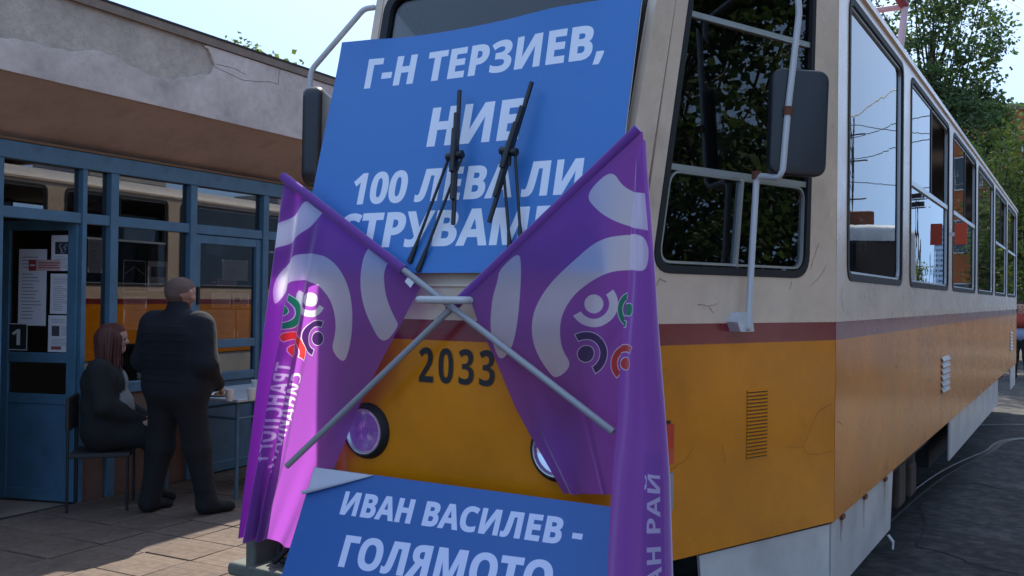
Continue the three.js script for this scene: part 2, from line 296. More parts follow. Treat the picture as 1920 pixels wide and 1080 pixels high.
// windscreen
{
  const f = rect(-0.615, 1.735, 0.615, T.eave); f.holes.push(roundRect(-0.575, 1.79, 0.575, 2.985, 0.10, THREE.Path));
  mesh('windscreen_surround', mapped(f, onFace, 0.03), M.cream, tram);
  const w = mesh('windscreen', mapped(ringShape(-0.574, 1.791, 0.574, 2.984, 0.10, 0.035), onFace, 0.04, 0.01), M.rubber, tram);
  mesh('pane', mapped(rect(-0.542, 1.82, 0.542, 2.952), onFace, 0.005, -0.01), M.clearish, w);
  // number on the nose
  const font = await new FontLoader().loadAsync('fonts/droid/droid_sans_bold.typeface.json');
  const num = tram;
  [...'2033'].forEach((ch, i) => {
    const g = new THREE.ShapeGeometry(font.generateShapes(ch, 0.1), 8); g.computeBoundingBox(); const b = g.boundingBox; g.translate(-b.min.x, -b.min.y, 0); g.scale(0.064 / (b.max.x - b.min.x), 0.128 / (b.max.y - b.min.y), 1);
    g.translate(-0.172 + i * 0.088, 1.385, 1.2386); mesh('number_digit', g, std(rgb(0.012, 0.011, 0.011), { roughness: 0.5 }), num);
  });
  // tow bar across the nose with its fixings
  const hy = 1.688, bar = mesh('hand_rail', rod([V(-0.10, hy, 1.24), V(-0.10, hy, 1.360), V(0.10, hy, 1.360), V(0.10, hy, 1.24)], 0.0135, 0.03), M.whitepipe, tram);
  for (const [x, y] of [[-0.26, 1.675], [-0.21, 1.705], [-0.03, 1.66]]) mesh('bolt', stick(V(x, y, 1.23), V(x, y, 1.262), 0.013, 0.012, 6), M.rust, tram);
  // indicator lamps low on the nose are behind the poster; bumper bar
  mesh('bumper', box(-0.52, 0.52, 0.62, 0.76, 1.16, 1.27, 0.02), M.under, tram);
}
// roof
{
  const st = [[0.885, 0.668], [0.80, 0.70], [0.4, 0.885], [0, 1.05], [-6, 1.05], [-T.len, 1.05], [-13.0, 0.9], [-13.4, 0.7]], K = 24, pos = [], idx = [], uv = [];
  st.forEach(([z, h], j) => { for (let k = 0; k <= K; k++) { const t = k / K * 2 - 1, e = j === 0 ? 0.35 : 1; pos.push(h * Math.sign(t) * (1 - (1 - Math.abs(t)) ** 1.6), 3.095 + e * 0.24 * (1 - Math.abs(t) ** 2.2), z); uv.push(t, z); } });
  for (let j = 0; j < st.length - 1; j++) for (let k = 0; k < K; k++) { const a = j * (K + 1) + k; idx.push(a, a + 1, a + K + 1, a + 1, a + K + 2, a + K + 1); }
  const g = new THREE.BufferGeometry(); g.setAttribute('position', new THREE.Float32BufferAttribute(pos, 3)); g.setAttribute('uv', new THREE.Float32BufferAttribute(uv, 2)); g.setIndex(idx); g.computeVertexNormals();
  mesh('roof', g, M.roof, tram);
  mesh('roof_box', merge([box(-0.55, 0.55, 3.3, 3.52, -6.4, -4.9, 0.03), box(-0.5, 0.5, 3.3, 3.5, -10.4, -9.2, 0.03)]), M.roof, tram);
  // pantograph
  const pr = std(rgb(0.24, 0.04, 0.05), { roughness: 0.5 });
  const pg = mesh('pantograph', merge([box(-0.6, 0.6, 3.36, 3.42, -4.1, -2.7, 0.01), stick(V(-0.42, 3.42, -2.8), V(-0.5, 3.98, -3.9), 0.025), stick(V(0.42, 3.42, -2.8), V(0.5, 3.98, -3.9), 0.025)]), pr, tram);
  const k1 = onX(1678, 72, 0.8), k2 = onX(1697, 12, 0.8);
  mesh('lower_arm', merge([stick(V(k1.x, k1.y - 0.2, k1.z - 0.1), k2, 0.028, 0.024), stick(V(-0.8, k1.y - 0.2, k1.z - 0.1), V(-0.8, k2.y, k2.z), 0.028, 0.024), stick(V(-0.8, k2.y, k2.z), k2, 0.022)]), std(rgb(0.55, 0.33, 0.33), { roughness: 0.5 }), pg);
  mesh('upper_arm', merge([stick(k2, V(0.3, 4.6, k2.z + 0.9), 0.034, 0.02), stick(V(-0.8, k2.y, k2.z), V(-0.3, 4.6, k2.z + 0.9), 0.034, 0.02), stick(V(-0.6, 4.6, k2.z + 0.9), V(0.6, 4.6, k2.z + 0.9), 0.025)]), pr, pg);
}
// tail, floor, inside and running gear
{
  const tail = (y0, y1) => merge([[1, -1].map((s) => mapped(rect(0, y0, 1.06, y1), (X, y, o) => V(s * (T.w - 0.33 * X + o), y, -T.len - X * 0.94), 0.02))].flat().concat([box(-0.7, 0.7, y0, y1, -13.42, -13.39)]));
  mesh('tail_panel', tail(T.hb, T.s0), M.orange, tram); mesh('tail_stripe', tail(T.s0, T.s1), M.maroon, tram); mesh('tail_belt', tail(T.s1, T.eave), M.cream, tram);
  mesh('floor', merge([box(-1.0, 1.0, 0.84, 0.92, -13.3, -0.02), mapped(poly([[-0.98, 0], [0.98, 0], [0.56, -1.17], [-0.56, -1.17]]), (X, Y, o) => V(X, 0.9 + o, -Y), 0.06)]), M.inner, tram);
  mesh('ceiling', merge([box(-1.0, 1.0, 3.02, 3.05, -13.3, -0.02), mapped(poly([[-0.98, 0], [0.98, 0], [0.6, -0.86], [-0.6, -0.86]]), (X, Y, o) => V(X, 3.05 + o, -Y), 0.02)]), M.lightinner, tram);
  for (const s of [1, -1]) mesh('inner_lining', merge([box(Math.min(s * 0.985, s * 1.0), Math.max(s * 0.985, s * 1.0), 0.92, 1.78, -13.2, -0.03)]), M.inner, tram);
  mesh('cab_bulkhead', box(-0.98, 0.98, 0.92, 3.02, -0.16, -0.12), std(rgb(0.34, 0.31, 0.27), { roughness: 0.6, map: again(softTex, 1) }), tram);
  mesh('dashboard', merge([box(-0.54, 0.54, 1.3, 1.7, 0.75, 1.12, 0.03), box(-0.8, -0.55, 1.1, 1.6, 0.2, 0.75, 0.03)]), std(rgb(0.09, 0.09, 0.095), { roughness: 0.5 }), tram);
  mesh('driver_seat', merge([box(-0.25, 0.25, 1.25, 1.36, 0.1, 0.55, 0.04), box(-0.25, 0.25, 1.36, 2.02, 0.05, 0.15, 0.04), box(-0.06, 0.06, 0.92, 1.26, 0.25, 0.38)]), std(rgb(0.08, 0.07, 0.065), { roughness: 0.6 }), tram);
  for (let i = 0; i < 11; i++) for (const s of [1, -1]) if (s > 0 || i % 4) mesh('passenger_seat', merge([box(s * 0.55 - 0.21, s * 0.55 + 0.21, 1.32, 1.38, -1.35 - i * 0.98, -0.95 - i * 0.98, 0.02), box(s * 0.55 - 0.21, s * 0.55 + 0.21, 1.38, 1.86, -1.42 - i * 0.98, -1.36 - i * 0.98, 0.02), box(s * 0.55 - 0.04, s * 0.55 + 0.04, 0.92, 1.32, -1.2 - i * 0.98, -1.1 - i * 0.98)]), M.seat, tram);
  mesh('underframe', merge([box(-0.9, 0.9, 0.62, 0.84, -12.2, 0.1), box(-0.85, 0.85, 0.35, 0.62, -8.6, -4.4), box(-0.5, 0.5, 0.62, 0.84, 0.1, 1.14)]), M.under, tram);
  for (const zc of [-2.75, -10.1]) {
    const b = mesh('bogie', merge([box(-0.74, -0.64, 0.36, 0.56, zc - 1.2, zc + 1.2, 0.03), box(0.64, 0.74, 0.36, 0.56, zc - 1.2, zc + 1.2, 0.03), box(-0.7, 0.7, 0.42, 0.6, zc - 0.25, zc + 0.25, 0.03), box(0.72, 0.86, 0.28, 0.60, zc - 0.42, zc - 0.12, 0.03), box(0.70, 0.84, 0.22, 0.50, zc + 0.12, zc + 0.36, 0.03), box(-0.86, -0.72, 0.28, 0.6, zc - 0.42, zc - 0.12, 0.03), box(0.72, 0.90, 0.5, 0.76, zc + 0.5, zc + 0.95, 0.04)]), M.iron, tram);
    for (const dz of [-0.93, 0.93]) for (const s of [1, -1]) {
      const w = new THREE.LatheGeometry([[0.05, -0.07], [0.24, -0.05], [0.27, -0.06], [0.35, -0.06], [0.35, 0.05], [0.38, 0.06], [0.30, 0.07], [0.05, 0.04]].map(([a, c]) => new THREE.Vector2(a, c)), 28); w.rotateZ(s * Math.PI / 2); w.translate(s * 0.52, 0.36, zc + dz);
      mesh('wheel', w, M.iron, b);
      mesh('axle_box', merge([box(Math.min(s * 0.62, s * 0.84), Math.max(s * 0.62, s * 0.84), 0.24, 0.50, zc + dz - 0.14, zc + dz + 0.14, 0.03), stick(V(s * 0.76, 0.5, zc + dz), V(s * 0.76, 0.78, zc + dz), 0.085, 0.085, 12)]), M.iron, b);
    }
  }
  // folded coupler at the corner of the nose
  const cg = std(rgb(0.13, 0.14, 0.115), { roughness: 0.7, map: again(grimeTex, 6) }), k = onZ(515, 1046, 1.2);
  const c = mesh('coupler', merge([box(k.x - 0.06, k.x + 0.16, k.y - 0.08, k.y - 0.02, 1.05, 1.30, 0.012), box(k.x - 0.10, k.x - 0.045, k.y - 0.14, k.y + 0.10, 1.06, 1.27, 0.015), box(k.x - 0.26, k.x - 0.09, k.y - 0.11, k.y - 0.05, 1.1, 1.22, 0.02), box(k.x - 0.05, k.x + 0.6, k.y - 0.25, k.y - 0.10, 0.95, 1.16, 0.02)]), cg, tram);
  mesh('coupler_face', box(k.x - 0.04, k.x + 0.12, k.y - 0.02, k.y + 0.12, 1.10, 1.14, 0.01), std(rgb(0.42, 0.25, 0.20), { roughness: 0.8, map: again(grimeTex, 9) }), c);
  mesh('coupler_hose', merge([rod([V(k.x + 0.03, k.y + 0.14, 1.14), V(k.x + 0.02, k.y + 0.05, 1.20), V(k.x + 0.05, k.y - 0.005, 1.22), V(k.x + 0.12, k.y + 0.01, 1.2)], 0.014, 0.03), rod([V(k.x + 0.07, k.y + 0.15, 1.12), V(k.x + 0.075, k.y + 0.05, 1.2), V(k.x + 0.04, k.y + 0.0, 1.24)], 0.012, 0.03)]), M.rubber, c);
}
// mirrors
{
  // right: tubular stand on the cab side with the big mirror, its back to us
  const tp = onTaper(1), b0 = tp(0.655, 1.60, 0.05), p1 = tp(0.655, 2.165, 0.05);
  const fr = tp(0.655, 0, 0.16); const n = V(0.94, 0, 0.342), dir = V(0.859, 0, -0.512);
  const plane = (px, py, p) => onPlane(px, py, p, V(0.512, 0, 0.859));
  const ref = tp(0.60, 2.0, 0.18);
  const a2 = plane(1466, 334, ref), a3 = plane(1478, 200, ref), a4 = plane(1499, 20, ref), a5 = plane(1494, -20, ref), a6 = tp(0.55, 2.99, 0.0);
  const g = mesh('wing_mirror', rod([b0, p1, a2, a3, a4, a5, a6], 0.0125, 0.03), M.whitepipe, tram);
  mesh('mirror_bracket', mapped(poly([[0.615, 1.585], [0.695, 1.585], [0.715, 1.62], [0.69, 1.655], [0.63, 1.655]]), tp, 0.05, 0.05), M.whitepipe, g);
  mesh('mirror_clamp', stick(a3.clone().lerp(a2, 0.12), a3.clone().lerp(a2, 0.0), 0.017), M.rust, g); mesh('rusted_joint', stick(p1.clone().add(V(0, -0.012, 0)), p1.clone().add(V(0, 0.016, 0)), 0.019), M.rust, g);
  const c = plane(1493, 232, ref.clone().addScaledVector(V(0.512, 0, 0.859), -0.045)), hs = roundRect(-0.099, -0.185, 0.099, 0.185, 0.035);
  const hg = new THREE.ExtrudeGeometry(hs, { depth: 0.022, bevelEnabled: true, bevelSize: 0.010, bevelThickness: 0.012, bevelSegments: 3, curveSegments: 6 });
  hg.rotateZ(-0.03); hg.rotateY(Math.asin(0.512) + 0.10); hg.translate(c.x, c.y, c.z); mesh('mirror_housing', toCreasedNormals(hg, 0.6), M.plastic, g);
  const mg = new THREE.ShapeGeometry(roundRect(-0.092, -0.178, 0.092, 0.178, 0.03)); mg.rotateZ(-0.03); mg.translate(0, 0, -0.0135); mg.rotateY(Math.asin(0.512) + 0.10); mg.translate(c.x, c.y, c.z);
  mesh('mirror_glass', mg, std(rgb(0.8, 0.8, 0.8), { roughness: 0.03, metalness: 1 }), g);
  // left: long arm from the roof edge, mirror seen almost edge-on
  const z = 1.02, q = (x, y, zz = z) => onZ(x, y, zz);
  const l = mesh('wing_mirror', rod([V(-0.66, q(690, 16, 0.93).y, 0.93), q(683, 16, 0.96), q(583, 132), q(575, 245), q(570, 290), q(578, 338), q(598, 346)], 0.0125, 0.03), M.whitepipe, tram);
  const lc = q(589, 260), lg = new THREE.ExtrudeGeometry(roundRect(-0.095, -0.185, 0.095, 0.185, 0.035), { depth: 0.030, bevelEnabled: true, bevelSize: 0.022, bevelThickness: 0.026, bevelSegments: 3, curveSegments: 6 });
  lg.rotateZ(-0.02); lg.rotateY(Math.asin(0.512) + 1.52); lg.translate(lc.x, lc.y, lc.z); mesh('mirror_housing', toCreasedNormals(lg, 0.6), M.plastic, l);
  const gk = q(577, 252, 1.05); mesh('mirror_clamp', merge([box(gk.x - 0.02, gk.x + 0.025, gk.y - 0.03, gk.y + 0.02, gk.z - 0.03, gk.z + 0.012, 0.006)]), M.black, l);
}
// wipers, over the poster
const zp = (y) => ez(y) + 0.052;                                      // front of the upper poster
const onSlope = (px, py, off = 0) => { const n = V(0, 0.28, 1.06).normalize(); return onPlane(px, py, V(0, 1.73, T.fz + 0.052 + off), n); };
for (const [top, bot, clip, arms] of [[[862, 170], [850, 421], [853, 292], [[768, 492], [784, 508]]], [[997, 154], [917, 417], [954, 284], [[957, 476], [977, 458]]]]) {
  const a = onSlope(...top, 0.045), b = onSlope(...bot, 0.045), c = onSlope(...clip, 0.055);
  const w = mesh('wiper', merge(arms.map((p, i) => { const q = onSlope(clip[0] + (i ? 12 : -12), clip[1] + 6, 0.05), e = onSlope(...p, 0.006); return merge([rod([q, e.clone().lerp(q, 0.2), e], 0.0055, 0), stick(e.clone().lerp(q, 0.22), e, 0.006, 0.012)]); })), M.black, tram);
  const d = b.clone().sub(a), side = d.clone().cross(V(0, 0.26, 0.96)).normalize();
  mesh('wiper_blade', merge([stick(a, b, 0.009, 0.009, 5), stick(a.clone().lerp(b, 0.18).add(V(0, 0, 0.015)), a.clone().lerp(b, 0.82).add(V(0, 0, 0.015)), 0.0095, 0.0095, 6), stick(a.clone().lerp(b, 0.3).add(V(0, 0, 0.022)), a.clone().lerp(b, 0.62).add(V(0, 0, 0.026)), 0.011, 0.011, 6)]), M.black, w);
  mesh('wiper_clip', merge([stick(c.clone().addScaledVector(side, -0.034), c.clone().addScaledVector(side, 0.034), 0.016, 0.016, 6), stick(c.clone().add(V(0, 0.03, 0)), c.clone().add(V(0, -0.05, 0)), 0.012, 0.009, 6)]), M.black, w);
}
// red board sticking out from a window post on the tram's side
{
  const L = 3.93, x = T.w + 0.03;
  const b = thing('red_board', 'small red rectangular board standing out from the tram side between windows', 'board');
  mesh('plate', box(x, x + 0.085, 2.145, 2.31, -L - 0.006, -L + 0.006, 0.003), M.redsign, b);
  mesh('bracket', merge([box(T.w - 0.002, x + 0.03, 2.21, 2.24, -L - 0.012, -L - 0.006)]), M.alu, b);
}

// hair cracks and chips in the old paint of the cab side and body side
{
  const planes = { taper: [V(T.w, 0, 0), V(0.939, 0, 0.3436).normalize()], side: [V(T.w, 0, 0), V(1, 0, 0)] };
  const z8 = ([x, y]) => [1220 + x / 2.077, 560 + y / 2.077], z6 = ([x, y]) => [1160 + x / 1.686, y / 1.686];
  const draw = (lines, pl, z, r) => { const g = []; for (const l of lines) for (let i = 0; i < l.length - 1; i++) { const a = z(l[i]), b = z(l[i + 1]), n = 3; for (let k = 0; k < n; k++) { const p = onPlane(lerp(a[0], b[0], k / n), lerp(a[1], b[1], k / n) + (k ? rr(-1.2, 1.2) : 0), ...planes[pl]), q = onPlane(lerp(a[0], b[0], (k + 1) / n), lerp(a[1], b[1], (k + 1) / n) + (k < n - 1 ? rr(-1.2, 1.2) : 0), ...planes[pl]); g.push(stick(p, q, r * rr(0.6, 1.2), r * rr(0.6, 1.2), 4)); } } return merge(g); };
  const put = (m, mat) => { const o = mesh('paint_crack', m, mat, tram); o.userData.kind = 'stuff'; };
  put(draw([[[520, 577], [590, 578], [610, 540], [630, 480], [655, 435], [705, 408]], [[595, 580], [612, 605], [660, 605], [715, 593]], [[80, 665], [140, 625], [165, 580]], [[280, 570], [290, 640]]], 'taper', z8, 0.0011), std(rgb(0.22, 0.06, 0.01), { roughness: 0.9 }));
  put(draw([[[605, 905], [640, 870], [657, 838]], [[606, 852], [622, 800], [634, 768]], [[250, 962], [285, 968], [312, 960]], [[285, 968], [300, 990]], [[540, 915], [548, 890]], [[118, 905], [130, 880], [150, 890]]], 'taper', z6, 0.0010), std(rgb(0.30, 0.20, 0.13), { roughness: 0.9 }));
  put(draw([[[725, 475], [745, 490]], [[955, 255], [960, 275]]], 'side', z8, 0.0012), std(rgb(0.16, 0.05, 0.02), { roughness: 0.9 }));
  put(draw([[[708, 905], [703, 940], [712, 985]]], 'side', z6, 0.0012), std(rgb(0.30, 0.20, 0.13), { roughness: 0.9 }));
  // rust running from the skirt hinges and the foot of the mirror stand
  const drip = []; for (const [L, h] of [[0.185, 0.10], [0.69, 0.14], [1.23, 0.12], [0.21, 0.06]]) { const s = poly([[L - 0.006, T.hb - 0.03], [L + 0.012, T.hb - 0.03], [L + 0.008, T.hb - 0.03 - h * 0.5], [L + 0.003, T.hb - 0.03 - h], [L - 0.002, T.hb - 0.03 - h * 0.6]]); drip.push(mapped(s, onSide(1), 0.0006, -0.0112)); }
  const d = mesh('rust_streak', merge(drip), std(rgb(0.30, 0.19, 0.13), { roughness: 0.95, map: again(grimeTex, 12) }), tram); d.userData.kind = 'stuff';
}

// ------------------------------------------------------------------ posters
function canvas(w, h) { const c = document.createElement('canvas'); c.width = w; c.height = h; return [c, c.getContext('2d')]; }
function ctex(c) { const t = new THREE.CanvasTexture(c); t.colorSpace = THREE.SRGBColorSpace; t.anisotropy = 8; return t; }
// a line of slanted capitals: left end x, baseline y, wanted width and cap height, all in canvas pixels
function line(g, s, x, y, w, cap, o = {}) {
  const { slant = 0, font = 'bold 100px sans-serif', weight = 3.5, rise = 0 } = o;
  g.save(); g.font = font; const m = g.measureText(s).width; g.translate(x, y); g.transform(1, rise, -slant, 1, 0, 0); g.scale(w / m, cap / 71.4); if (weight) { g.lineWidth = weight; g.lineJoin = 'miter'; g.strokeStyle = g.fillStyle; g.strokeText(s, 0, 0); } g.fillText(s, 0, 0); g.restore();
}
const blueInk = '#2f70b2', paperWhite = '#e3e4ec';
function sheetGrid(nx, ny, f) {
  const g = new THREE.PlaneGeometry(1, 1, nx, ny), p = g.attributes.position;
  for (let i = 0; i < p.count; i++) { const v = f(p.getX(i) + 0.5, p.getY(i) + 0.5); p.setXYZ(i, v.x, v.y, v.z); }
  g.computeVertexNormals(); return g;
}
const backMat = std(rgb(0.62, 0.61, 0.64), { roughness: 0.7 });
const vinyl = (t) => phy(rgb(1, 1, 1), { map: t, roughness: 0.42, clearcoat: 0.15, clearcoatRoughness: 0.35, bumpMap: again(grainTex, 2), bumpScale: 0.0008 });
{
  // upper poster: a printed sheet on board, leaning on the windscreen under the wipers
  const x0 = -0.757, x1 = 0.602, yt = 2.765, yb = 1.785, S = 1500, w = Math.round((x1 - x0) * S), h = Math.round(Math.hypot(yt - yb, 0.26) * S);
  const [c, g] = canvas(w, h); g.fillStyle = blueInk; g.fillRect(0, 0, w, h);
  for (let i = 0; i < 500; i++) { g.fillStyle = `rgba(${rnd() < 0.5 ? '255,255,255' : '0,0,0'},${rr(0.004, 0.014)})`; g.fillRect(rr(-80, w), rr(0, h), rr(20, 240), rr(1, 4)); }
  g.fillStyle = paperWhite;
  const q = (px, py) => { const p = onSlope(px, py, 0); return [(p.x - x0) / (x1 - x0) * w, (yt - p.y) / (yt - yb) * h]; };
  const put = (s, L, R, T_, o) => { const a = q(...L), b = q(...R), t = q(...T_); line(g, s, a[0], a[1], b[0] - a[0], a[1] - t[1], { ...o, rise: 0 }); };
  put('Г-Н ТЕРЗИЕВ,', [679, 165], [1136, 107], [683, 112]);
  put('НИЕ', [793, 274], [974, 258], [803, 204]);
  put('100 ЛЕВА ЛИ', [656, 383], [1094, 350], [658, 328]);
  put('СТРУВАМЕ?', [626, 464], [1080, 482], [674, 402]);
  const m = vinyl(ctex(c));
  const bulge = (u, v) => 0.010 * Math.max(0, Math.sin(u * 9 + 1)) * Math.exp(-(1 - v) * 9) + 0.004 * Math.sin(u * 5.1 + v * 3) + 0.006 * Math.exp(-(((u - 0.12) / 0.05) ** 2)) * Math.exp(-(1 - v) * 8);
  const drop = (u) => -0.022 * Math.sin(Math.min(1, u / 0.75) * Math.PI);
  const at = (u, v, o) => { const y = lerp(yb, yt, v) + drop(u) * v ** 6; return V(lerp(x0, x1, u), y, zp(y) + o); };
  const p = thing('blue_poster', 'blue poster with four lines of white lettering, leaning on the windscreen under the wipers', 'poster');
  mesh('printed_sheet', sheetGrid(48, 36, (u, v) => at(u, v, bulge(u, v))), m, p);
  mesh('backing_board', merge([sheetGrid(8, 8, (u, v) => at(u, v * 0.995, -0.006)), sheetGrid(1, 20, (u, v) => at(0, v, -0.006 + u * 0.006)), sheetGrid(1, 20, (u, v) => at(1, v, -0.006 + u * 0.006)), sheetGrid(40, 1, (u, v) => at(u, 1, -0.006 + v * (0.006 + bulge(u, 1)))), sheetGrid(40, 1, (u, v) => at(u, 0, -0.006 + v * 0.006))]), backMat, p);
}
{
  // lower poster: leaning out from the nose, its upper corner curling over and showing the white back
  const x0 = -0.577, x1 = 0.70, yt = 1.045, yb = 0.02, zt = 1.345, k = 0.445, S = 1300, H = (yt - yb) * Math.hypot(1, k), w = Math.round((x1 - x0) * S), h = Math.round(H * S);
  const [c, g] = canvas(w, h); g.fillStyle = '#275a9a'; g.fillRect(0, 0, w, h);
  for (let i = 0; i < 400; i++) { g.fillStyle = `rgba(${rnd() < 0.5 ? '255,255,255' : '0,0,0'},${rr(0.004, 0.014)})`; g.fillRect(rr(-80, w), rr(0, h), rr(20, 240), rr(1, 4)); }
  g.fillStyle = '#cfd2ea';
  const n = V(0, k, 1).normalize(), q = (px, py) => { const p = onPlane(px, py, V(0, yt, zt), n); return [(p.x - x0) / (x1 - x0) * w, (yt - p.y) / (yt - yb) * h]; };
  const put = (s, L, R, T_, o) => { const a = q(...L), b = q(...R), t = q(...T_); line(g, s, a[0], a[1], b[0] - a[0], a[1] - t[1], { rise: (b[1] - a[1]) / (b[0] - a[0]) * 0.7, ...o }); };
  put('ИВАН ВАСИЛЕВ -', [634, 963], [1091, 1020], [640, 921]);
  put('ГОЛЯМОТО', [630, 1060], [1035, 1112], [640, 1003]);
  const m = vinyl(ctex(c));
  // the sheet (u along, v down), with the fold line cut across the upper left corner
  const at = (x, d, o = 0) => { const s = Math.hypot(1, k); return V(x, yt - d / s + o * k / s, zt + d * k / s + o / s); };
  const tl = q(600, 868), fa = q(588, 928), fb = q(705, 881), fx = (fb[0] / w) * (x1 - x0), fd = (fa[1] / h) * H;
  const sh = poly([[x0, fd], [x0 + fx, 0.0], [x1, 0.0], [x1, H], [x0, H]]), fg = new THREE.ShapeGeometry(sh), pp = fg.attributes.position, uv = fg.attributes.uv;
  for (let i = 0; i < pp.count; i++) { const X = pp.getX(i), d = pp.getY(i), v = at(X, d, 0.003); uv.setXY(i, (X - x0) / (x1 - x0), 1 - d / H); pp.setXYZ(i, v.x, v.y, v.z); }
  fg.computeVertexNormals();
  const p = thing('blue_poster', 'blue poster with white lettering and curled corner leaning below the headlights', 'poster');
  mesh('printed_sheet', fg, m, p);
  mesh('backing_board', merge([sheetGrid(6, 6, (u, v) => at(lerp(x0, x1, u), v * H, -0.006)), sheetGrid(1, 1, (u, v) => at(x0, v * H, -0.006 + 0.008 * u)), sheetGrid(1, 1, (u, v) => at(x1, v * H, -0.006 + 0.008 * u)), sheetGrid(1, 1, (u, v) => at(lerp(x0, x1, v), 0, -0.006 + 0.008 * u)), sheetGrid(1, 1, (u, v) => at(lerp(x0, x0 + fx, u), v * fd, 0.0))]), std(rgb(0.50, 0.49, 0.53), { roughness: 0.7 }), p);
  // the loose corner of the sheet, rolled back along the fold and showing its white back
  const A = new THREE.Vector2(x0, fd), B = new THREE.Vector2(x0 + fx, 0), along = B.clone().sub(A).normalize(), into = new THREE.Vector2(-along.y, along.x);
  mesh('curled_corner', sheetGrid(20, 10, (u, v) => { const w_ = 0.030 * (1 - u) ** 0.7 + 0.004, a = v * 2.6, q2 = A.clone().lerp(B, u).addScaledVector(into, -0.012 * (1 - u) + w_ * 0.55 * Math.sin(a)); return at(q2.x, q2.y, 0.004 + w_ * 0.5 * (1 - Math.cos(a))); }), std(rgb(0.66, 0.65, 0.70), { roughness: 0.6 }), p);
}

// ------------------------------------------------------------------ flags
const FZ = 1.295;
// the print of a flag is laid out on a flat plan in metres: x along the nose, y up
function flagPrint(x0, x1, y0, y1, S, draw) {
  const w = Math.round((x1 - x0) * S), h = Math.round((y1 - y0) * S), [c, g] = canvas(w, h);
  const q = (px, py) => { const p = onZ(px, py, FZ); return [(p.x - x0) * S, (y1 - p.y) * S]; };
  g.fillStyle = '#aa52c2'; g.fillRect(0, 0, w, h);
  const shape = (pts, fill, line_, lw = 3) => { const P = pts.map((p) => q(...p)); g.beginPath();
    for (let i = 0; i < P.length; i++) { const a = P[i], b = P[(i + 1) % P.length], m = [(a[0] + b[0]) / 2, (a[1] + b[1]) / 2]; if (!i) g.moveTo(...m); else g.quadraticCurveTo(...a, ...m); if (i === P.length - 1) { const b0 = P[0], c0 = P[1]; g.quadraticCurveTo(...b0, (b0[0] + c0[0]) / 2, (b0[1] + c0[1]) / 2); } }
    g.closePath(); g.fillStyle = fill; g.fill(); if (line_) { g.strokeStyle = line_; g.lineWidth = lw; g.stroke(); } };
  const sharp = (pts, fill) => { g.beginPath(); pts.forEach((p, i) => (i ? g.lineTo(...q(...p)) : g.moveTo(...q(...p)))); g.closePath(); g.fillStyle = fill; g.fill(); };
  // arc band centred at a pixel: radii in photo pixels, angles in degrees clockwise from the right
  const arc = (cx, cy, ro, ri, a0, a1, fill, ol, k = 1) => { const pts = []; for (let i = 0; i <= 24; i++) { const a = lerp(a0, a1, i / 24) * Math.PI / 180; pts.push([cx + Math.cos(a) * ro * k, cy + Math.sin(a) * ro]); } for (let i = 24; i >= 0; i--) { const a = lerp(a0, a1, i / 24) * Math.PI / 180; pts.push([cx + Math.cos(a) * ri * k, cy + Math.sin(a) * ri]); } sharp(pts, fill); if (ol) { g.strokeStyle = ol; g.lineWidth = S * 0.0028; g.stroke(); } };
  const dot = (cx, cy, r, fill, ol, k = 1) => { const pts = []; for (let i = 0; i < 36; i++) { const a = i / 18 * Math.PI; pts.push([cx + Math.cos(a) * r * k, cy + Math.sin(a) * r]); } sharp(pts, fill); if (ol) { g.strokeStyle = ol; g.lineWidth = S * 0.0028; g.stroke(); } };
  draw({ g, q, shape, sharp, arc, dot, S });
  return ctex(c);
}
const zmap = (o, s) => (p) => [o[0] + p[0] / s, o[1] + p[1] / s];
const WHITE = '#f5f2fa';
const cloth = (t) => phy(rgb(1, 1, 1), { map: t, roughness: 1, transmission: 0.78, thickness: 0, sheen: 0.1, sheenRoughness: 0.6, bumpMap: again(grainTex, 30), bumpScale: 0.0002 });
function flagStick(parent, a, b) { mesh('flag_pole', stick(a, b, 0.012, 0.012, 14), M.greypipe, parent); }
const pl = (pts, t) => { const n = pts.length - 1, k = Math.min(n - 1e-6, t * n), i = Math.floor(k), f = k - i; return [lerp(pts[i][0], pts[i + 1][0], f), lerp(pts[i][1], pts[i + 1][1], f)]; };
const ss = (a, b, x) => { const t = Math.max(0, Math.min(1, (x - a) / (b - a))); return t * t * (3 - 2 * t); };
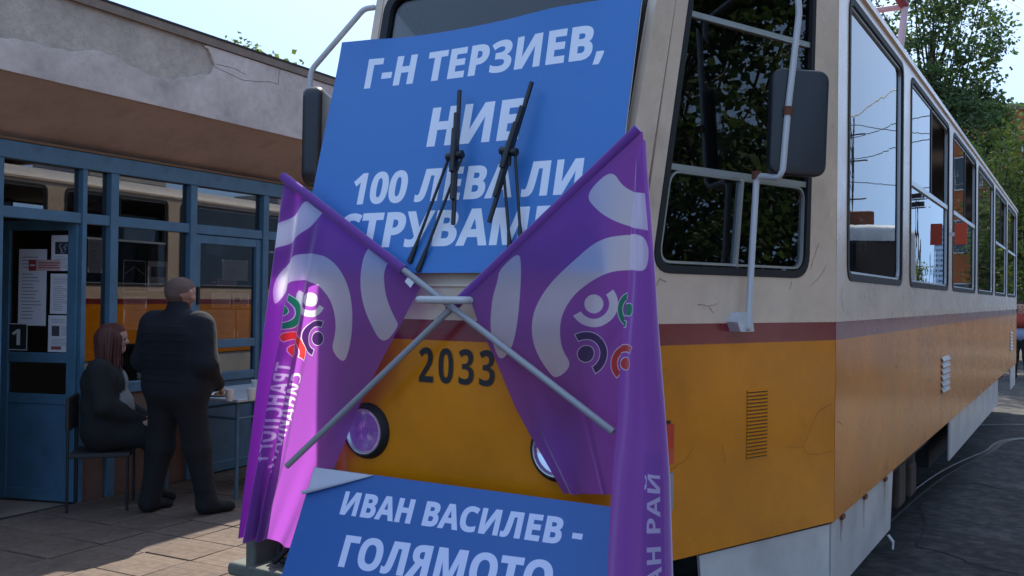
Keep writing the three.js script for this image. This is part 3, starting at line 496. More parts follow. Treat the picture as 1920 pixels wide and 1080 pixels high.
{
  const F = thing('union_flag', 'purple flag with white rings hanging sunlit beside the left mirror', 'flag', [0, 0, 0], 0, 'purple flags crossed on the nose of the tram');
  const A = onZ(529, 330, FZ), B = onZ(1150, 810, FZ + 0.068); flagStick(F, A, B);
  const a5 = zmap([500, 320], 3.375), a4 = zmap([440, 440], 1.687);
  const X0 = -1.05, X1 = 0.0, Y0 = 0.62, Y1 = 2.25;
  const t = flagPrint(X0, X1, Y0, Y1, 1000, ({ g, q, shape, arc, dot, S }) => {
    shape([[30, 355], [130, 325], [205, 265], [255, 170], [380, 235], [310, 330], [230, 410], [140, 470], [20, 520]].map(a5), WHITE);
    shape([[60, 860], [70, 700], [130, 580], [210, 530], [300, 520], [400, 550], [480, 630], [530, 740], [550, 860], [548, 1000], [530, 1120], [498, 1215], [450, 1180], [418, 1120], [440, 1040], [445, 960], [430, 870], [400, 800], [340, 730], [260, 690], [190, 695], [120, 740], [85, 810]].map(a5), WHITE);
    shape([[655, 455], [615, 580], [600, 700], [610, 820], [650, 950], [745, 1110], [850, 980], [825, 940], [780, 850], [755, 760], [750, 640], [780, 560]].map(a5), WHITE);
    const [wx, wy] = a4([243, 205]); dot(wx, wy, 13, WHITE, null, 0.95); arc(wx, wy, 33, 21, 28, 212, WHITE, null, 0.85);
    const [gx, gy] = a4([168, 240]); dot(gx, gy, 9.5, '#17966b', WHITE, 0.85); arc(gx, gy, 35, 22, -62, 105, '#17966b', WHITE, 0.6);
    const [rx, ry] = a4([181, 368]); dot(rx, ry, 12.5, '#e8413c', WHITE, 0.75); arc(rx, ry, 36, 22, -130, 30, '#e8413c', WHITE, 0.68);
    const [vx, vy] = a4([265, 328]); dot(vx, vy, 13, '#4b1d6a', WHITE, 0.9); arc(vx, vy, 34, 22, 110, 292, '#4b1d6a', WHITE, 0.88);
    g.fillStyle = WHITE;
    const word = (s, p0, p1, tall) => { const a = q(...p0), b = q(...p1), d = [b[0] - a[0], b[1] - a[1]], L = Math.hypot(...d); d[0] /= L; d[1] /= L; g.save(); g.font = 'bold 100px sans-serif'; const m = g.measureText(s).width; g.setTransform(d[0], d[1], d[1], -d[0], a[0], a[1]); g.scale(L / m, tall / 71.4); g.fillText(s, 0, 0); g.restore(); };
    word('СИНДИКАТИ', [566, 702], [514, 888], 0.040 * S); word('ТРАНСПОРТ', [540, 682], [503, 868], 0.034 * S);
  });
  const Lf = [[533, 335], [524, 420], [508, 560], [492, 700], [476, 860], [462, 1005]], R = [[797, 527], [764, 590], [722, 668], [676, 760], [632, 862], [548, 1022]];
  const NS = 96, NV = 90, pos = [], uv = [], idx = [];
  for (let j = 0; j <= NV; j++) for (let i = 0; i <= NS; i++) {
    const s = i / NS, v = j / NV, tip = Lf[0], inn = R[0], tx = lerp(tip[0], inn[0], s), ty = lerp(tip[1], inn[1], s), l = pl(Lf, v), r = pl(R, v);
    // the sheet is gathered towards the fly end: the left third lies in tight pleats
    const px = tx + (l[0] - tip[0]) * (1 - s) + (r[0] - inn[0]) * s, py = ty + (l[1] - tip[1]) * (1 - s) + (r[1] - inn[1]) * s + 5 * Math.sin(s * 9) * v ** 4;
    const base = onZ(px, py, FZ), p = base.clone();
    const tight = 1 - ss(0.18, 0.42, s), amp = (0.006 + 0.046 * v ** 0.8) * ss(0.0, 0.08, v), wave = Math.sin(s * 46 + v * 2) * tight * 0.75 + (Math.sin(s * 15 - 1.2 + v * 1.5) * 0.22 + 0.12 * Math.sin(s * 27 + v * 5) * v) * (0.35 + 0.65 * tight);
    p.z += amp * wave + 0.012 * ss(0, 0.1, v) + 0.005 * Math.sin(v * 8 + s * 4) * v;
    p.x += amp * 0.30 * Math.cos(s * 46 + v * 2) * tight + 0.012 * v;
    if (j === 0) { p.z = FZ + 0.0125; }
    p.z = Math.max(p.z, p.x > -0.66 ? 1.262 : 1.2);
    const lim = 1.322 + 0.25 * Math.max(0, -0.78 - p.x); p.z = p.z > lim - 0.02 ? lim - 0.02 + 0.02 * Math.tanh((p.z - lim + 0.02) / 0.02) : p.z;      // it hangs behind the other flag's pole and the lower poster
    pos.push(p.x, p.y, p.z); uv.push((base.x - X0) / (X1 - X0), (base.y - Y0) / (Y1 - Y0));
  }
  for (let j = 0; j < NV; j++) for (let i = 0; i < NS; i++) { const a = j * (NS + 1) + i; idx.push(a, a + NS + 1, a + 1, a + 1, a + NS + 1, a + NS + 2); }
  // the fly end is doubled: the outer hem is turned back behind the left third of the sheet
  const NB = 26, turn0 = pos.length / 3;
  for (let j = 0; j <= NV; j++) for (let i = 0; i <= NB; i++) { const k = (j * (NS + 1) + i), v = j / NV, q = i / NB, o = ss(0, 0.2, q) * (0.012 + 0.035 * v) * (j ? 1 : 0.3); pos.push(pos[k * 3] + 0.004 * q, pos[k * 3 + 1] + 0.03 * q * v, pos[k * 3 + 2] - o - (i ? 0.0005 : 0) + 0.006 * Math.sin(q * 14 + v * 6) * q * v); uv.push(uv[k * 2], uv[k * 2 + 1]); }
  for (let j = 0; j < NV; j++) for (let i = 0; i < NB; i++) { const a = turn0 + j * (NB + 1) + i; idx.push(a, a + 1, a + NB + 1, a + 1, a + NB + 2, a + NB + 1); if (!i) { const b = j * (NS + 1), c = b + NS + 1; idx.push(a, a + NB + 1, b, b, a + NB + 1, c); } }
  const g = new THREE.BufferGeometry(); g.setAttribute('position', new THREE.Float32BufferAttribute(pos, 3)); g.setAttribute('uv', new THREE.Float32BufferAttribute(uv, 2)); g.setIndex(idx); g.computeVertexNormals();
  const m = cloth(t); mesh('cloth', g, m, F);
  const P = (k) => A.clone().lerp(B, k), k1 = 0.425;
  mesh('sleeve', merge([stick(P(0.004), P(k1), 0.019, 0.018, 14)]), phy(rgb(0.26, 0.06, 0.42), { roughness: 1, transmission: 0.5, thickness: 0 }), F);
  const cp = onZ(769, 527, FZ + 0.035), cg = new THREE.BoxGeometry(0.034, 0.034, 0.001); cg.rotateZ(-0.72); cg.translate(cp.x, cp.y, cp.z); mesh('care_label', cg, std(rgb(0.75, 0.77, 0.8), { roughness: 0.8 }), F);
}
{
  const F = thing('union_flag', 'purple flag with white rings in shade, its folded strip hanging over the lower poster', 'flag', [0, 0, 0], 0, 'purple flags crossed on the nose of the tram');
  const Z2 = FZ - 0.027, A = onZ(538, 874, Z2 + 0.112), B = onZ(1196, 243, Z2 - 0.02); flagStick(F, A, B);
  const a5 = zmap([840, 500], 1.861), a6 = zmap([1060, 220], 2.25), a7 = zmap([740, 460], 3.857);
  const X0 = -0.15, X1 = 1.0, Y0 = 0.35, Y1 = 2.32;
  const t = flagPrint(X0, X1, Y0, Y1, 900, ({ g, q, shape, sharp, arc, dot, S }) => {
    shape([[75, 330], [140, 250], [190, 225], [225, 285], [285, 318], [345, 322], [420, 320], [420, 482], [350, 478], [265, 462], [180, 430], [120, 388]].map(a6), WHITE);
    shape([[620, -115], [520, -100], [430, -20], [350, 60], [300, 150], [292, 230], [310, 300], [345, 360], [378, 396], [432, 345], [395, 290], [386, 210], [400, 150], [440, 90], [500, 45], [560, 15], [640, 10], [700, 20], [700, -110]].map(a5), WHITE);
    shape([[765, 180], [760, 250], [725, 370], [715, 480], [712, 600], [740, 740], [790, 835], [850, 770], [878, 700], [900, 560], [915, 360], [922, 150], [905, 40]].map(a7), WHITE);
    const [wx, wy] = a5([502, 130]); dot(wx, wy, 18, WHITE, null); arc(wx, wy, 44, 28, -38, 150, WHITE, null);
    const [vx, vy] = a5([475, 305]); dot(vx, vy, 16, '#4b1d6a', WHITE, 0.95); arc(vx, vy, 42, 27, -120, 62, '#4b1d6a', WHITE, 0.98);
    const [gx, gy] = a5([632, 150]); dot(gx, gy, 12, '#17966b', WHITE, 0.9); arc(gx, gy, 34, 22, 100, 260, '#17966b', WHITE, 0.8);
    const [rx, ry] = a5([625, 338]); dot(rx, ry, 12, '#d8332e', WHITE, 0.9); arc(rx, ry, 36, 22, 130, 300, '#d8332e', WHITE, 0.9);
  });
  // panel: from the left hem to the fold
  const Lf = [[884, 549], [905, 612], [934, 670], [972, 760], [1010, 835], [1058, 925]], Rt = [[1197, 243], [1206, 380], [1212, 520], [1216, 660], [1220, 800], [1222, 930]];
  const grid = (NS, NV, f) => { const pos = [], uv = [], idx = []; for (let j = 0; j <= NV; j++) for (let i = 0; i <= NS; i++) { const [p, u] = f(i / NS, j / NV); pos.push(p.x, p.y, p.z); uv.push((u.x - X0) / (X1 - X0), (u.y - Y0) / (Y1 - Y0)); }
    for (let j = 0; j < NV; j++) for (let i = 0; i < NS; i++) { const a = j * (NS + 1) + i; idx.push(a, a + NS + 1, a + 1, a + 1, a + NS + 1, a + NS + 2); }
    const g = new THREE.BufferGeometry(); g.setAttribute('position', new THREE.Float32BufferAttribute(pos, 3)); g.setAttribute('uv', new THREE.Float32BufferAttribute(uv, 2)); g.setIndex(idx); g.computeVertexNormals(); return g; };
  const panel = grid(80, 80, (s, v) => {
    const l = pl(Lf, v), r = pl(Rt, v), a = Lf[0], b = Rt[0], tx = lerp(a[0], b[0], s), ty = lerp(a[1], b[1], s);
    const px = tx + (l[0] - a[0]) * (1 - s) + (r[0] - b[0]) * s, py = ty + (l[1] - a[1]) * (1 - s) + (r[1] - b[1]) * s, base = onZ(px, py, FZ), p = base.clone();
    const amp = 0.05 * v * v * v; p.z = lerp(Z2 - 0.02, Z2 + 0.035, 1 - s) + 0.012 + amp * (0.5 * Math.sin(s * 21 - v * 3 + 1) + 0.3 * Math.sin(s * 37 + v * 4)) * ss(0, 0.15, s) + 0.008 * Math.sin(s * 8 + 1) * v - 0.02 * ss(0.6, 1, v) * (1 - ss(0.75, 1, s)); p.z = Math.max(p.z, lerp(T.fz + 0.012, 1.288, ss(0.35, 0.6, v)));
    const gap = Z2 - p.z; return [p, base];
  });
  // the flag's outer end: folded forward over the pole and falling as a long strip in front of the lower poster
  const S0 = [[1192, 330], [1182, 470], [1172, 600], [1160, 740], [1149, 870], [1135, 1110]], S1 = [[1204, 262], [1214, 410], [1224, 580], [1234, 740], [1243, 900], [1246, 1110]];
  const strip = grid(30, 90, (s, v) => {
    const a = pl(S0, v), b = pl(S1, v), px = lerp(a[0], b[0], s), py = lerp(a[1], b[1], s), z = FZ + 0.03 + 0.30 * v ** 1.6;
    const p = onZ(px, py, z); p.z += 0.018 * Math.sin(s * Math.PI) + 0.007 * Math.sin(s * 13 + v * 5) * (0.3 + v) + 0.006 * Math.sin(v * 16); const u = onZ(px, py, FZ); u.x = u.x + 0.0; return [p, V(u.x, u.y, 0)];
  });
  const turn = grid(8, 90, (s, v) => {                                 // the rounded fold joining panel and strip
    const b = pl(S1, v), zf = FZ + 0.03 + 0.30 * v ** 1.6, front = onZ(b[0], b[1], zf); front.z += 0.007 * Math.sin(13 + v * 5) * (0.3 + v) + 0.006 * Math.sin(v * 16);
    const back = front.clone(); back.z = Math.min(Z2 + 0.02 + 0.26 * v ** 1.6, front.z - 0.02); back.x -= 0.004; const a = s * Math.PI; const p = front.clone().lerp(back, s); p.x += Math.sin(a) * 0.006; return [p, V(0.62, 1.3 - v * 0.2, 0)];
  });
  const m = cloth(t); mesh('cloth', merge([panel, strip, turn]), m, F);
  // lettering along the outer edge of the strip, printed on the cloth
  const [lc, lg] = canvas(128, 512); lg.fillStyle = '#aa52c2'; lg.fillRect(0, 0, 128, 512); lg.fillStyle = WHITE; lg.save(); lg.translate(112, 505); lg.rotate(-Math.PI / 2); lg.font = 'bold 118px sans-serif'; lg.scale(0.95, 1); lg.fillText('АН РАЙ', 0, 0); lg.restore();
  const lt = ctex(lc);
  const lab = sheetGrid(10, 40, (s, w) => { const v = lerp(0.995, 0.74, w), a = pl(S0, v), b = pl(S1, v), q = lerp(0.70, 0.985, s), px = lerp(a[0], b[0], q), py = lerp(a[1], b[1], q), z = FZ + 0.03 + 0.30 * v ** 1.6, p = onZ(px, py, z); p.z += 0.018 * Math.sin(q * Math.PI) + 0.007 * Math.sin(q * 13 + v * 5) * (0.3 + v) + 0.006 * Math.sin(v * 16) + 0.0025; return p; });
  mesh('lettering', lab, cloth(lt), F);
  mesh('sleeve', merge([stick(A.clone().lerp(B, 0.522), A.clone().lerp(B, 1.002), 0.018, 0.019, 14)]), phy(rgb(0.26, 0.06, 0.42), { roughness: 1, transmission: 0.5, thickness: 0 }), F);
}

// ------------------------------------------------------------------ depot building on the left
// local frame: a runs along the front (away from the camera), n points out to the street
const BO = W(-3.32, 7.93), BT = THREE.MathUtils.degToRad(93.8);
const bu = V(Math.cos(BT), 0, -Math.sin(BT)), bn = V(Math.sin(BT), 0, Math.cos(BT));
const toB = (p) => { const d = p.clone().sub(BO); return [d.dot(bu), p.y, d.dot(bn)]; };
const onFront = (px, py, n = 0) => toB(onPlane(px, py, BO.clone().addScaledVector(bn, n), bn));
const atB = (a, y, n) => BO.clone().addScaledVector(bu, a).addScaledVector(bn, n).setY(y);
const bld = thing('depot_building', 'low depot building with blue framed windows and flaking plaster eaves', 'building', BO, BT);
const BM = {
  blue: std(rgb(0.075, 0.175, 0.255), { roughness: 0.45, map: again(grimeTex, 1.6), bumpMap: again(grainTex, 3), bumpScale: 0.0012 }),
  plaster: std(rgb(0.76, 0.66, 0.63), { roughness: 0.9, map: again(concreteTex, 0.55), bumpMap: again(grainTex, 1.5), bumpScale: 0.003 }),
  concrete: std(rgb(0.60, 0.52, 0.465), { roughness: 0.95, map: again(concreteTex, 0.9), bumpMap: again(grainTex, 2.2), bumpScale: 0.008 }),
  soffit: std(rgb(0.60, 0.42, 0.32), { roughness: 0.85, map: again(grimeTex, 0.6) }),
  lip: std(rgb(0.30, 0.24, 0.20), { roughness: 0.9, map: again(concreteTex, 1.1) }), felt: std(rgb(0.04, 0.04, 0.04), { roughness: 0.95 }),
  wall: std(rgb(0.22, 0.13, 0.10), { roughness: 0.85, map: again(concreteTex, 0.8) }), room: std(rgb(0.34, 0.27, 0.22), { roughness: 0.9, map: again(grimeTex, 0.8) }),
  pane: phy(rgb(0.62, 0.60, 0.57), { roughness: 0.0, transmission: 1, thickness: 0, ior: 2.1 }),
  dado: std(rgb(0.075, 0.17, 0.26), { roughness: 0.5, map: again(grimeTex, 1.2), bumpMap: again(grainTex, 2), bumpScale: 0.002 }),
};
const A0 = -7.5, A1 = 9.5;
{
  const along = (pts) => { const g = new THREE.ExtrudeGeometry(poly(pts), { depth: A1 - A0, bevelEnabled: false }); g.rotateY(Math.PI / 2); g.translate(A0, 0, 0); return muv(g); };   // (n, y) section swept along a
  const sec = (pts) => along(pts.map(([n, y]) => [-n, y]));
  const O = 0.58, fb = 3.183, ft = 3.805;
  mesh('eaves_slab', sec([[0.06, 2.965], [O - 0.02, fb + 0.03], [O, fb + 0.03], [O, ft], [-4.5, ft], [-4.5, 2.90]]), BM.concrete, bld);
  mesh('soffit', sec([[-0.10, 2.818], [O - 0.006, fb - 0.004], [O - 0.006, fb + 0.010], [-0.10, 2.84]]), BM.soffit, bld);
  mesh('roof_lip', sec([[O - 0.06, ft - 0.012], [O + 0.035, ft - 0.012], [O + 0.04, ft + 0.05], [O - 0.02, ft + 0.06], [O - 0.06, ft + 0.055]]), BM.lip, bld);
  mesh('roof_felt', sec([[O + 0.045, ft + 0.052], [O + 0.05, ft + 0.068], [-4.5, ft + 0.075], [-4.5, ft + 0.058]]), BM.felt, bld);
  // plaster coat on the eaves, broken away along the upper edge
  const e = [[-60, 70], [0, 72], [25, 73], [45, 79], [70, 83], [90, 91], [112, 93], [130, 98], [160, 96], [190, 98], [203, 105], [215, 108], [232, 117], [245, 126], [262, 131], [280, 143], [296, 147], [310, 153], [328, 150], [345, 146], [360, 144], [375, 139], [390, 141], [398, 132], [402, 122], [396, 104], [391, 92], [381, 86], [383, 79]].map(([x, y]) => onFront(x, y, O + 0.012));
  const fine = []; e.forEach((p, i) => { fine.push([p[0], Math.min(ft - 0.03, p[1])]); if (i < e.length - 1) { const q = e[i + 1]; fine.push([(p[0] + q[0]) / 2 + rr(-0.012, 0.012), Math.min(ft - 0.03, (p[1] + q[1]) / 2 + rr(-0.010, 0.010))]); } });
  const topA = fine.at(-1)[0];
  const sh = poly([[A0, fb], [A1, fb], [A1, ft - 0.02], [topA + 0.03, ft - 0.02], ...fine.reverse(), [A0, fine[fine.length - 1][1]]]);
  const g = new THREE.ExtrudeGeometry(sh, { depth: 0.016, bevelEnabled: true, bevelSize: 0.003, bevelThickness: 0.003, bevelSegments: 1 }); g.translate(0, 0, O + 0.001);
  mesh('plaster_coat', muv(g), BM.plaster, bld);
  // hair cracks in the coat
  const ck = []; for (const l of [[[402, 125], [430, 138], [455, 150], [482, 153], [505, 153], [522, 158]], [[522, 158], [523, 140], [525, 130]], [[405, 120], [440, 128], [460, 140]]]) for (let i = 0; i < l.length - 1; i++) { const p = onFront(...l[i], O + 0.021), q = onFront(...l[i + 1], O + 0.021); ck.push(stick(V(...p), V(...q), 0.0018, 0.0014, 4)); }
  mesh('plaster_crack', merge(ck), BM.felt, bld).userData.kind = 'stuff';
  // shell
  mesh('room_floor', box(A0, A1, -0.04, 0.012, -4.5, -0.06), BM.room, bld); mesh('room_ceiling', box(A0, A1, 2.86, 2.89, -4.4, -0.11), BM.room, bld);
  mesh('back_wall', box(A0, A1, 0, 2.86, -4.5, -4.4), BM.room, bld); mesh('end_wall', box(A0, A0 + 0.25, 0, 2.86, -4.4, 0.05), BM.plaster, bld); mesh('end_wall', box(A1 - 0.25, A1, 0, 2.86, -4.4, 0.05), BM.plaster, bld);
  mesh('partition', box(2.9, 3.0, 0, 2.86, -4.4, -0.06), BM.room, bld); mesh('partition', box(-2.6, -2.5, 0, 2.86, -4.4, -0.06), BM.room, bld);
  mesh('room_counter', merge([box(-0.2, 2.4, 0, 1.0, -2.6, -2.1, 0.01), box(-0.2, 0.4, 1.0, 2.0, -2.6, -2.35, 0.01)]), BM.room, bld);
  // blue steel glazing: header, posts, transoms, panes
  mesh('header', box(A0, A1, 2.68, 2.815, -0.06, 0.05, 0.006), BM.blue, bld);
  mesh('wood_fillet', box(A0, A1, 2.816, 2.836, 0.02, 0.062), std(rgb(0.26, 0.13, 0.06), { roughness: 0.7, map: again(grimeTex, 2) }), bld);
  const posts = [-7, -6.1, -5.2, -4.3, -3.4, -2.5, -1.03, -0.29, 0, 0.87, 1.83, 2.76, 3.65, 4.55, 5.45, 6.35, 7.25, 8.15, 9.0];
  posts.forEach((a, i) => {
    const w = a === -0.29 ? 0.022 : 0.04;
    mesh('post', box(a - w, a + w, 0.02, 2.68, -0.055, 0.045, 0.006), BM.blue, bld);
    if (i === posts.length - 1) return;
    const b = posts[i + 1], wb = b === -0.29 ? 0.022 : 0.04, x0 = a + w, x1 = b - wb;
    mesh('transom', box(x0, x1, 2.245, 2.33, -0.05, 0.035, 0.006), BM.blue, bld);
    if (a === -0.29) {}
    mesh('pane', box(x0, x1, 2.33, 2.68, -0.014, -0.010), BM.pane, bld);
    if (a === -1.03) return;                                         // doorway of the open leaf
    if (a === 0.87) return;                                          // closed glazed door below
    mesh('sill_rail', box(x0, x1, 0.86, 0.95, -0.05, 0.035, 0.006), BM.blue, bld);
    mesh('pane', box(x0, x1, 0.95, 2.245, -0.014, -0.010), BM.pane, bld);
    mesh('dado_panel', box(x0, x1, 0.02, 0.86, -0.03, 0.015), BM.wall, bld);
  });
  // closed glazed door
  const d2 = new THREE.Group(); d2.name = 'door'; bld.add(d2); const x0 = 0.915, x1 = 1.785;
  mesh('door_frame', merge([box(x0, x0 + 0.065, 0.03, 2.24, -0.045, 0.022, 0.005), box(x1 - 0.065, x1, 0.03, 2.24, -0.045, 0.022, 0.005), box(x0 + 0.065, x1 - 0.065, 2.16, 2.24, -0.045, 0.020, 0.005), box(x0 + 0.065, x1 - 0.065, 1.19, 1.27, -0.045, 0.020, 0.005), box(x0 + 0.065, x1 - 0.065, 0.88, 0.96, -0.045, 0.020, 0.005), box(x0 + 0.065, x1 - 0.065, 0.03, 0.12, -0.045, 0.020, 0.005)]), BM.blue, d2);
  mesh('pane', box(x0 + 0.065, x1 - 0.065, 1.27, 2.16, -0.014, -0.010), BM.pane, d2); mesh('pane', box(x0 + 0.065, x1 - 0.065, 0.96, 1.19, -0.014, -0.010), BM.pane, d2);
  mesh('kick_panel', box(x0 + 0.065, x1 - 0.065, 0.12, 0.88, -0.02, 0.0), BM.dado, d2); mesh('lock', box(x0 + 0.015, x0 + 0.045, 1.60, 1.76, 0.022, 0.045, 0.005), M.black, d2);
}
// open door leaf: hung on the narrow post, swung inward
const hinge = [-0.315, 0.01], swing = THREE.MathUtils.degToRad(180 - 76), leaf = new THREE.Group();
{
  leaf.name = 'door'; leaf.position.set(hinge[0], 0, hinge[1]); leaf.rotation.y = swing; bld.add(leaf);       // local x from the hinge outwards
  const w = 0.70, B = (a, b, c, d, n0 = -0.022, n1 = 0.022) => box(a, b, c, d, n0, n1, 0.005);
  mesh('door_frame', merge([B(0, 0.085, 0.03, 2.27), B(w - 0.075, w, 0.03, 2.27), B(0.085, w - 0.075, 2.19, 2.27, -0.02, 0.02), B(0.085, w - 0.075, 1.13, 1.21, -0.02, 0.02), B(0.085, w - 0.075, 0.80, 0.88, -0.02, 0.02), B(0.085, w - 0.075, 0.03, 0.12, -0.02, 0.02)]), BM.blue, leaf);
  mesh('pane', box(0.085, w - 0.075, 1.21, 2.19, -0.003, 0.003), BM.pane, leaf);
  mesh('pane', box(0.085, w - 0.075, 0.88, 1.13, -0.003, 0.003), BM.pane, leaf);
  mesh('kick_panel', box(0.085, w - 0.075, 0.12, 0.80, -0.010, 0.010), BM.dado, leaf);
  mesh('hinge_plate', merge([box(0.005, 0.06, 0.9, 1.0, 0.022, 0.03, 0.002)]), BM.blue, leaf);
}
bld.updateMatrixWorld(true);
// sheets of paper on the glass
{
  const [c0, g0] = canvas(128, 180); 
  const page = (kind, seed_) => {
    seed = seed_; const [c, g] = canvas(128, 180); g.fillStyle = '#d9d5d8'; g.fillRect(0, 0, 128, 180); g.fillStyle = '#8b878c';
    if (kind === 'photo') { g.fillStyle = '#26232a'; g.fillRect(20, 34, 92, 62); for (let i = 0; i < 26; i++) { g.fillStyle = `rgba(210,205,215,${rr(0.1, 0.6)})`; g.beginPath(); g.arc(rr(26, 106), rr(42, 90), rr(2, 9), 0, 7); g.fill(); } g.fillStyle = '#8b878c'; for (let y = 108; y < 170; y += 7) g.fillRect(18, y, rr(50, 92), 2); }
    else if (kind === 'mixed') { for (let y = 20; y < 40; y += 7) g.fillRect(18, y, rr(60, 92), 2); g.fillStyle = '#4a4650'; g.fillRect(18, 52, 40, 50); g.fillStyle = '#8b878c'; for (let y = 54; y < 100; y += 7) g.fillRect(66, y, rr(30, 46), 2); for (let y = 116; y < 145; y += 7) g.fillRect(18, y, rr(60, 92), 2); g.fillStyle = '#8d4a45'; g.fillRect(16, 152, 52, 16); }
    else if (kind === 'dark') { g.fillStyle = '#1f1d20'; g.fillRect(5, 5, 118, 170); g.strokeStyle = '#cfcacb'; g.lineWidth = 4; g.beginPath(); g.moveTo(8, 80); g.lineTo(64, 36); g.lineTo(120, 80); g.stroke(); for (let i = 0; i < 40; i++) { g.fillStyle = `rgba(215,210,212,${rr(0.1, 0.5)})`; g.fillRect(rr(20, 100), rr(90, 160), rr(2, 10), rr(2, 8)); } }
    else if (kind === 'notice') { g.fillStyle = '#c9a9a6'; g.fillRect(0, 0, 128, 180); g.fillStyle = '#9c3a36'; g.fillRect(0, 0, 30, 180); g.fillStyle = '#d9d5d8'; g.beginPath(); g.arc(15, 90, 12, 0, 7); g.fill(); g.fillStyle = '#a04a46'; g.fillRect(38, 40, 84, 18); g.fillRect(38, 80, 78, 18); g.fillRect(38, 120, 84, 18); }
    else if (kind === 'one') { g.fillStyle = '#c8c8c2'; g.fillRect(0, 0, 128, 180); g.fillStyle = '#17211c'; g.fillRect(6, 6, 116, 168); g.fillStyle = '#cfd2cc'; g.font = 'bold 150px sans-serif'; g.fillText('1', 22, 146); }
    else for (let y = 18; y < 164; y += 8) if (rnd() > 0.18) g.fillRect(16, y, rr(40, 96), 2);
    return std(rgb(0.85, 0.85, 0.85), { map: ctex(c), roughness: 0.8 });
  };
  const mats = { text: page('text', 3), photo: page('photo', 5), mixed: page('mixed', 8), dark: page('dark', 2), notice: page('notice', 4), one: page('one', 6) };
  const put = (host, px0, py0, px1, py1, n, kind, label, category, name) => {
    // host: 'front' (the glazing plane) or 'leaf' (the open door)
    let o, p, q, frame;
    if (host === 'front') { p = onFront(px0, py0, n); q = onFront(px1, py1, n); frame = bld; }
    else { const L = leaf.matrixWorld, pt = V(0, 0, n).applyMatrix4(L), nn = V(0, 0, 1).transformDirection(L), inv = L.clone().invert(); p = onPlane(px0, py0, pt, nn).applyMatrix4(inv).toArray(); q = onPlane(px1, py1, pt, nn).applyMatrix4(inv).toArray(); frame = leaf; }
    const w = Math.abs(q[0] - p[0]), h = Math.abs(p[1] - q[1]), g = new THREE.PlaneGeometry(w, h, 4, 4), a = g.attributes.position; for (let i = 0; i < a.count; i++) a.setZ(i, 0.003 * (a.getX(i) / w * 2) ** 2 * rnd());
    const m = mesh(name, g, mats[kind]); g.computeVertexNormals();
    m.position.set((p[0] + q[0]) / 2, (p[1] + q[1]) / 2, p[2]); m.position.applyMatrix4(frame.matrixWorld); frame.getWorldQuaternion(m.quaternion);
    if (host === 'leaf') m.rotateY(Math.PI);
    tag(m, label, category);
  };
  const gl = -0.016, dl = -0.006;
  put('leaf', 36, 467, 86, 611, dl, 'text', 'tall white text sheet on the open blue door', 'notice', 'notice_sheet');
  put('leaf', 97, 441, 140, 508, dl, 'photo', 'white sheet with a dark photograph at the top of the open blue door', 'notice', 'notice_sheet');
  put('leaf', 95, 513, 139, 589, dl, 'text', 'plain white sheet below the photograph sheet on the open door', 'notice', 'notice_sheet');
  put('leaf', 91, 591, 136, 661, dl, 'mixed', 'white sheet with small picture and red mark low on the open door', 'notice', 'notice_sheet');
  put('leaf', 54, 487, 114, 508, dl - 0.004, 'notice', 'red and white prohibition strip across two sheets on the open door', 'sticker', 'warning_sticker');
  put('leaf', 14, 606, 51, 657, dl - 0.002, 'one', 'dark square sign with a white figure one on the open door', 'sign', 'door_number_sign');
  put('front', 165, 446, 191, 512, gl, 'text', 'white text sheet on the narrow pane beside the open door', 'notice', 'notice_sheet');
  put('front', 231, 487, 273, 548, gl, 'dark', 'dark framed picture with a pale gable on the window behind the man', 'picture', 'window_picture');
  put('front', 277, 489, 314, 546, gl, 'photo', 'dark picture sheet beside the gable picture on the window', 'picture', 'window_picture');
  put('front', 231, 555, 274, 618, gl, 'text', 'plain white sheet under the gable picture on the window', 'notice', 'notice_sheet');
  put('front', 416, 486, 464, 527, gl, 'text', 'white sheet above the prohibition sticker on the closed glazed door', 'notice', 'notice_sheet');
  put('front', 396, 522, 443, 537, gl - 0.004, 'notice', 'red and white prohibition sticker on the closed glazed door', 'sticker', 'warning_sticker');
  put('front', 397, 549, 432, 577, gl, 'text', 'small white sheet under the prohibition sticker on the closed door', 'notice', 'notice_sheet');
  put('front', 436, 549, 466, 578, gl, 'mixed', 'small sheet with a picture beside the latch side of the closed door', 'notice', 'notice_sheet');
  put('front', 378, 581, 440, 642, gl, 'text', 'wide white sheet at the foot of the closed door glass', 'notice', 'notice_sheet');
  put('front', 445, 581, 466, 642, gl, 'text', 'narrow white sheet at the foot of the closed door glass', 'notice', 'notice_sheet');
}

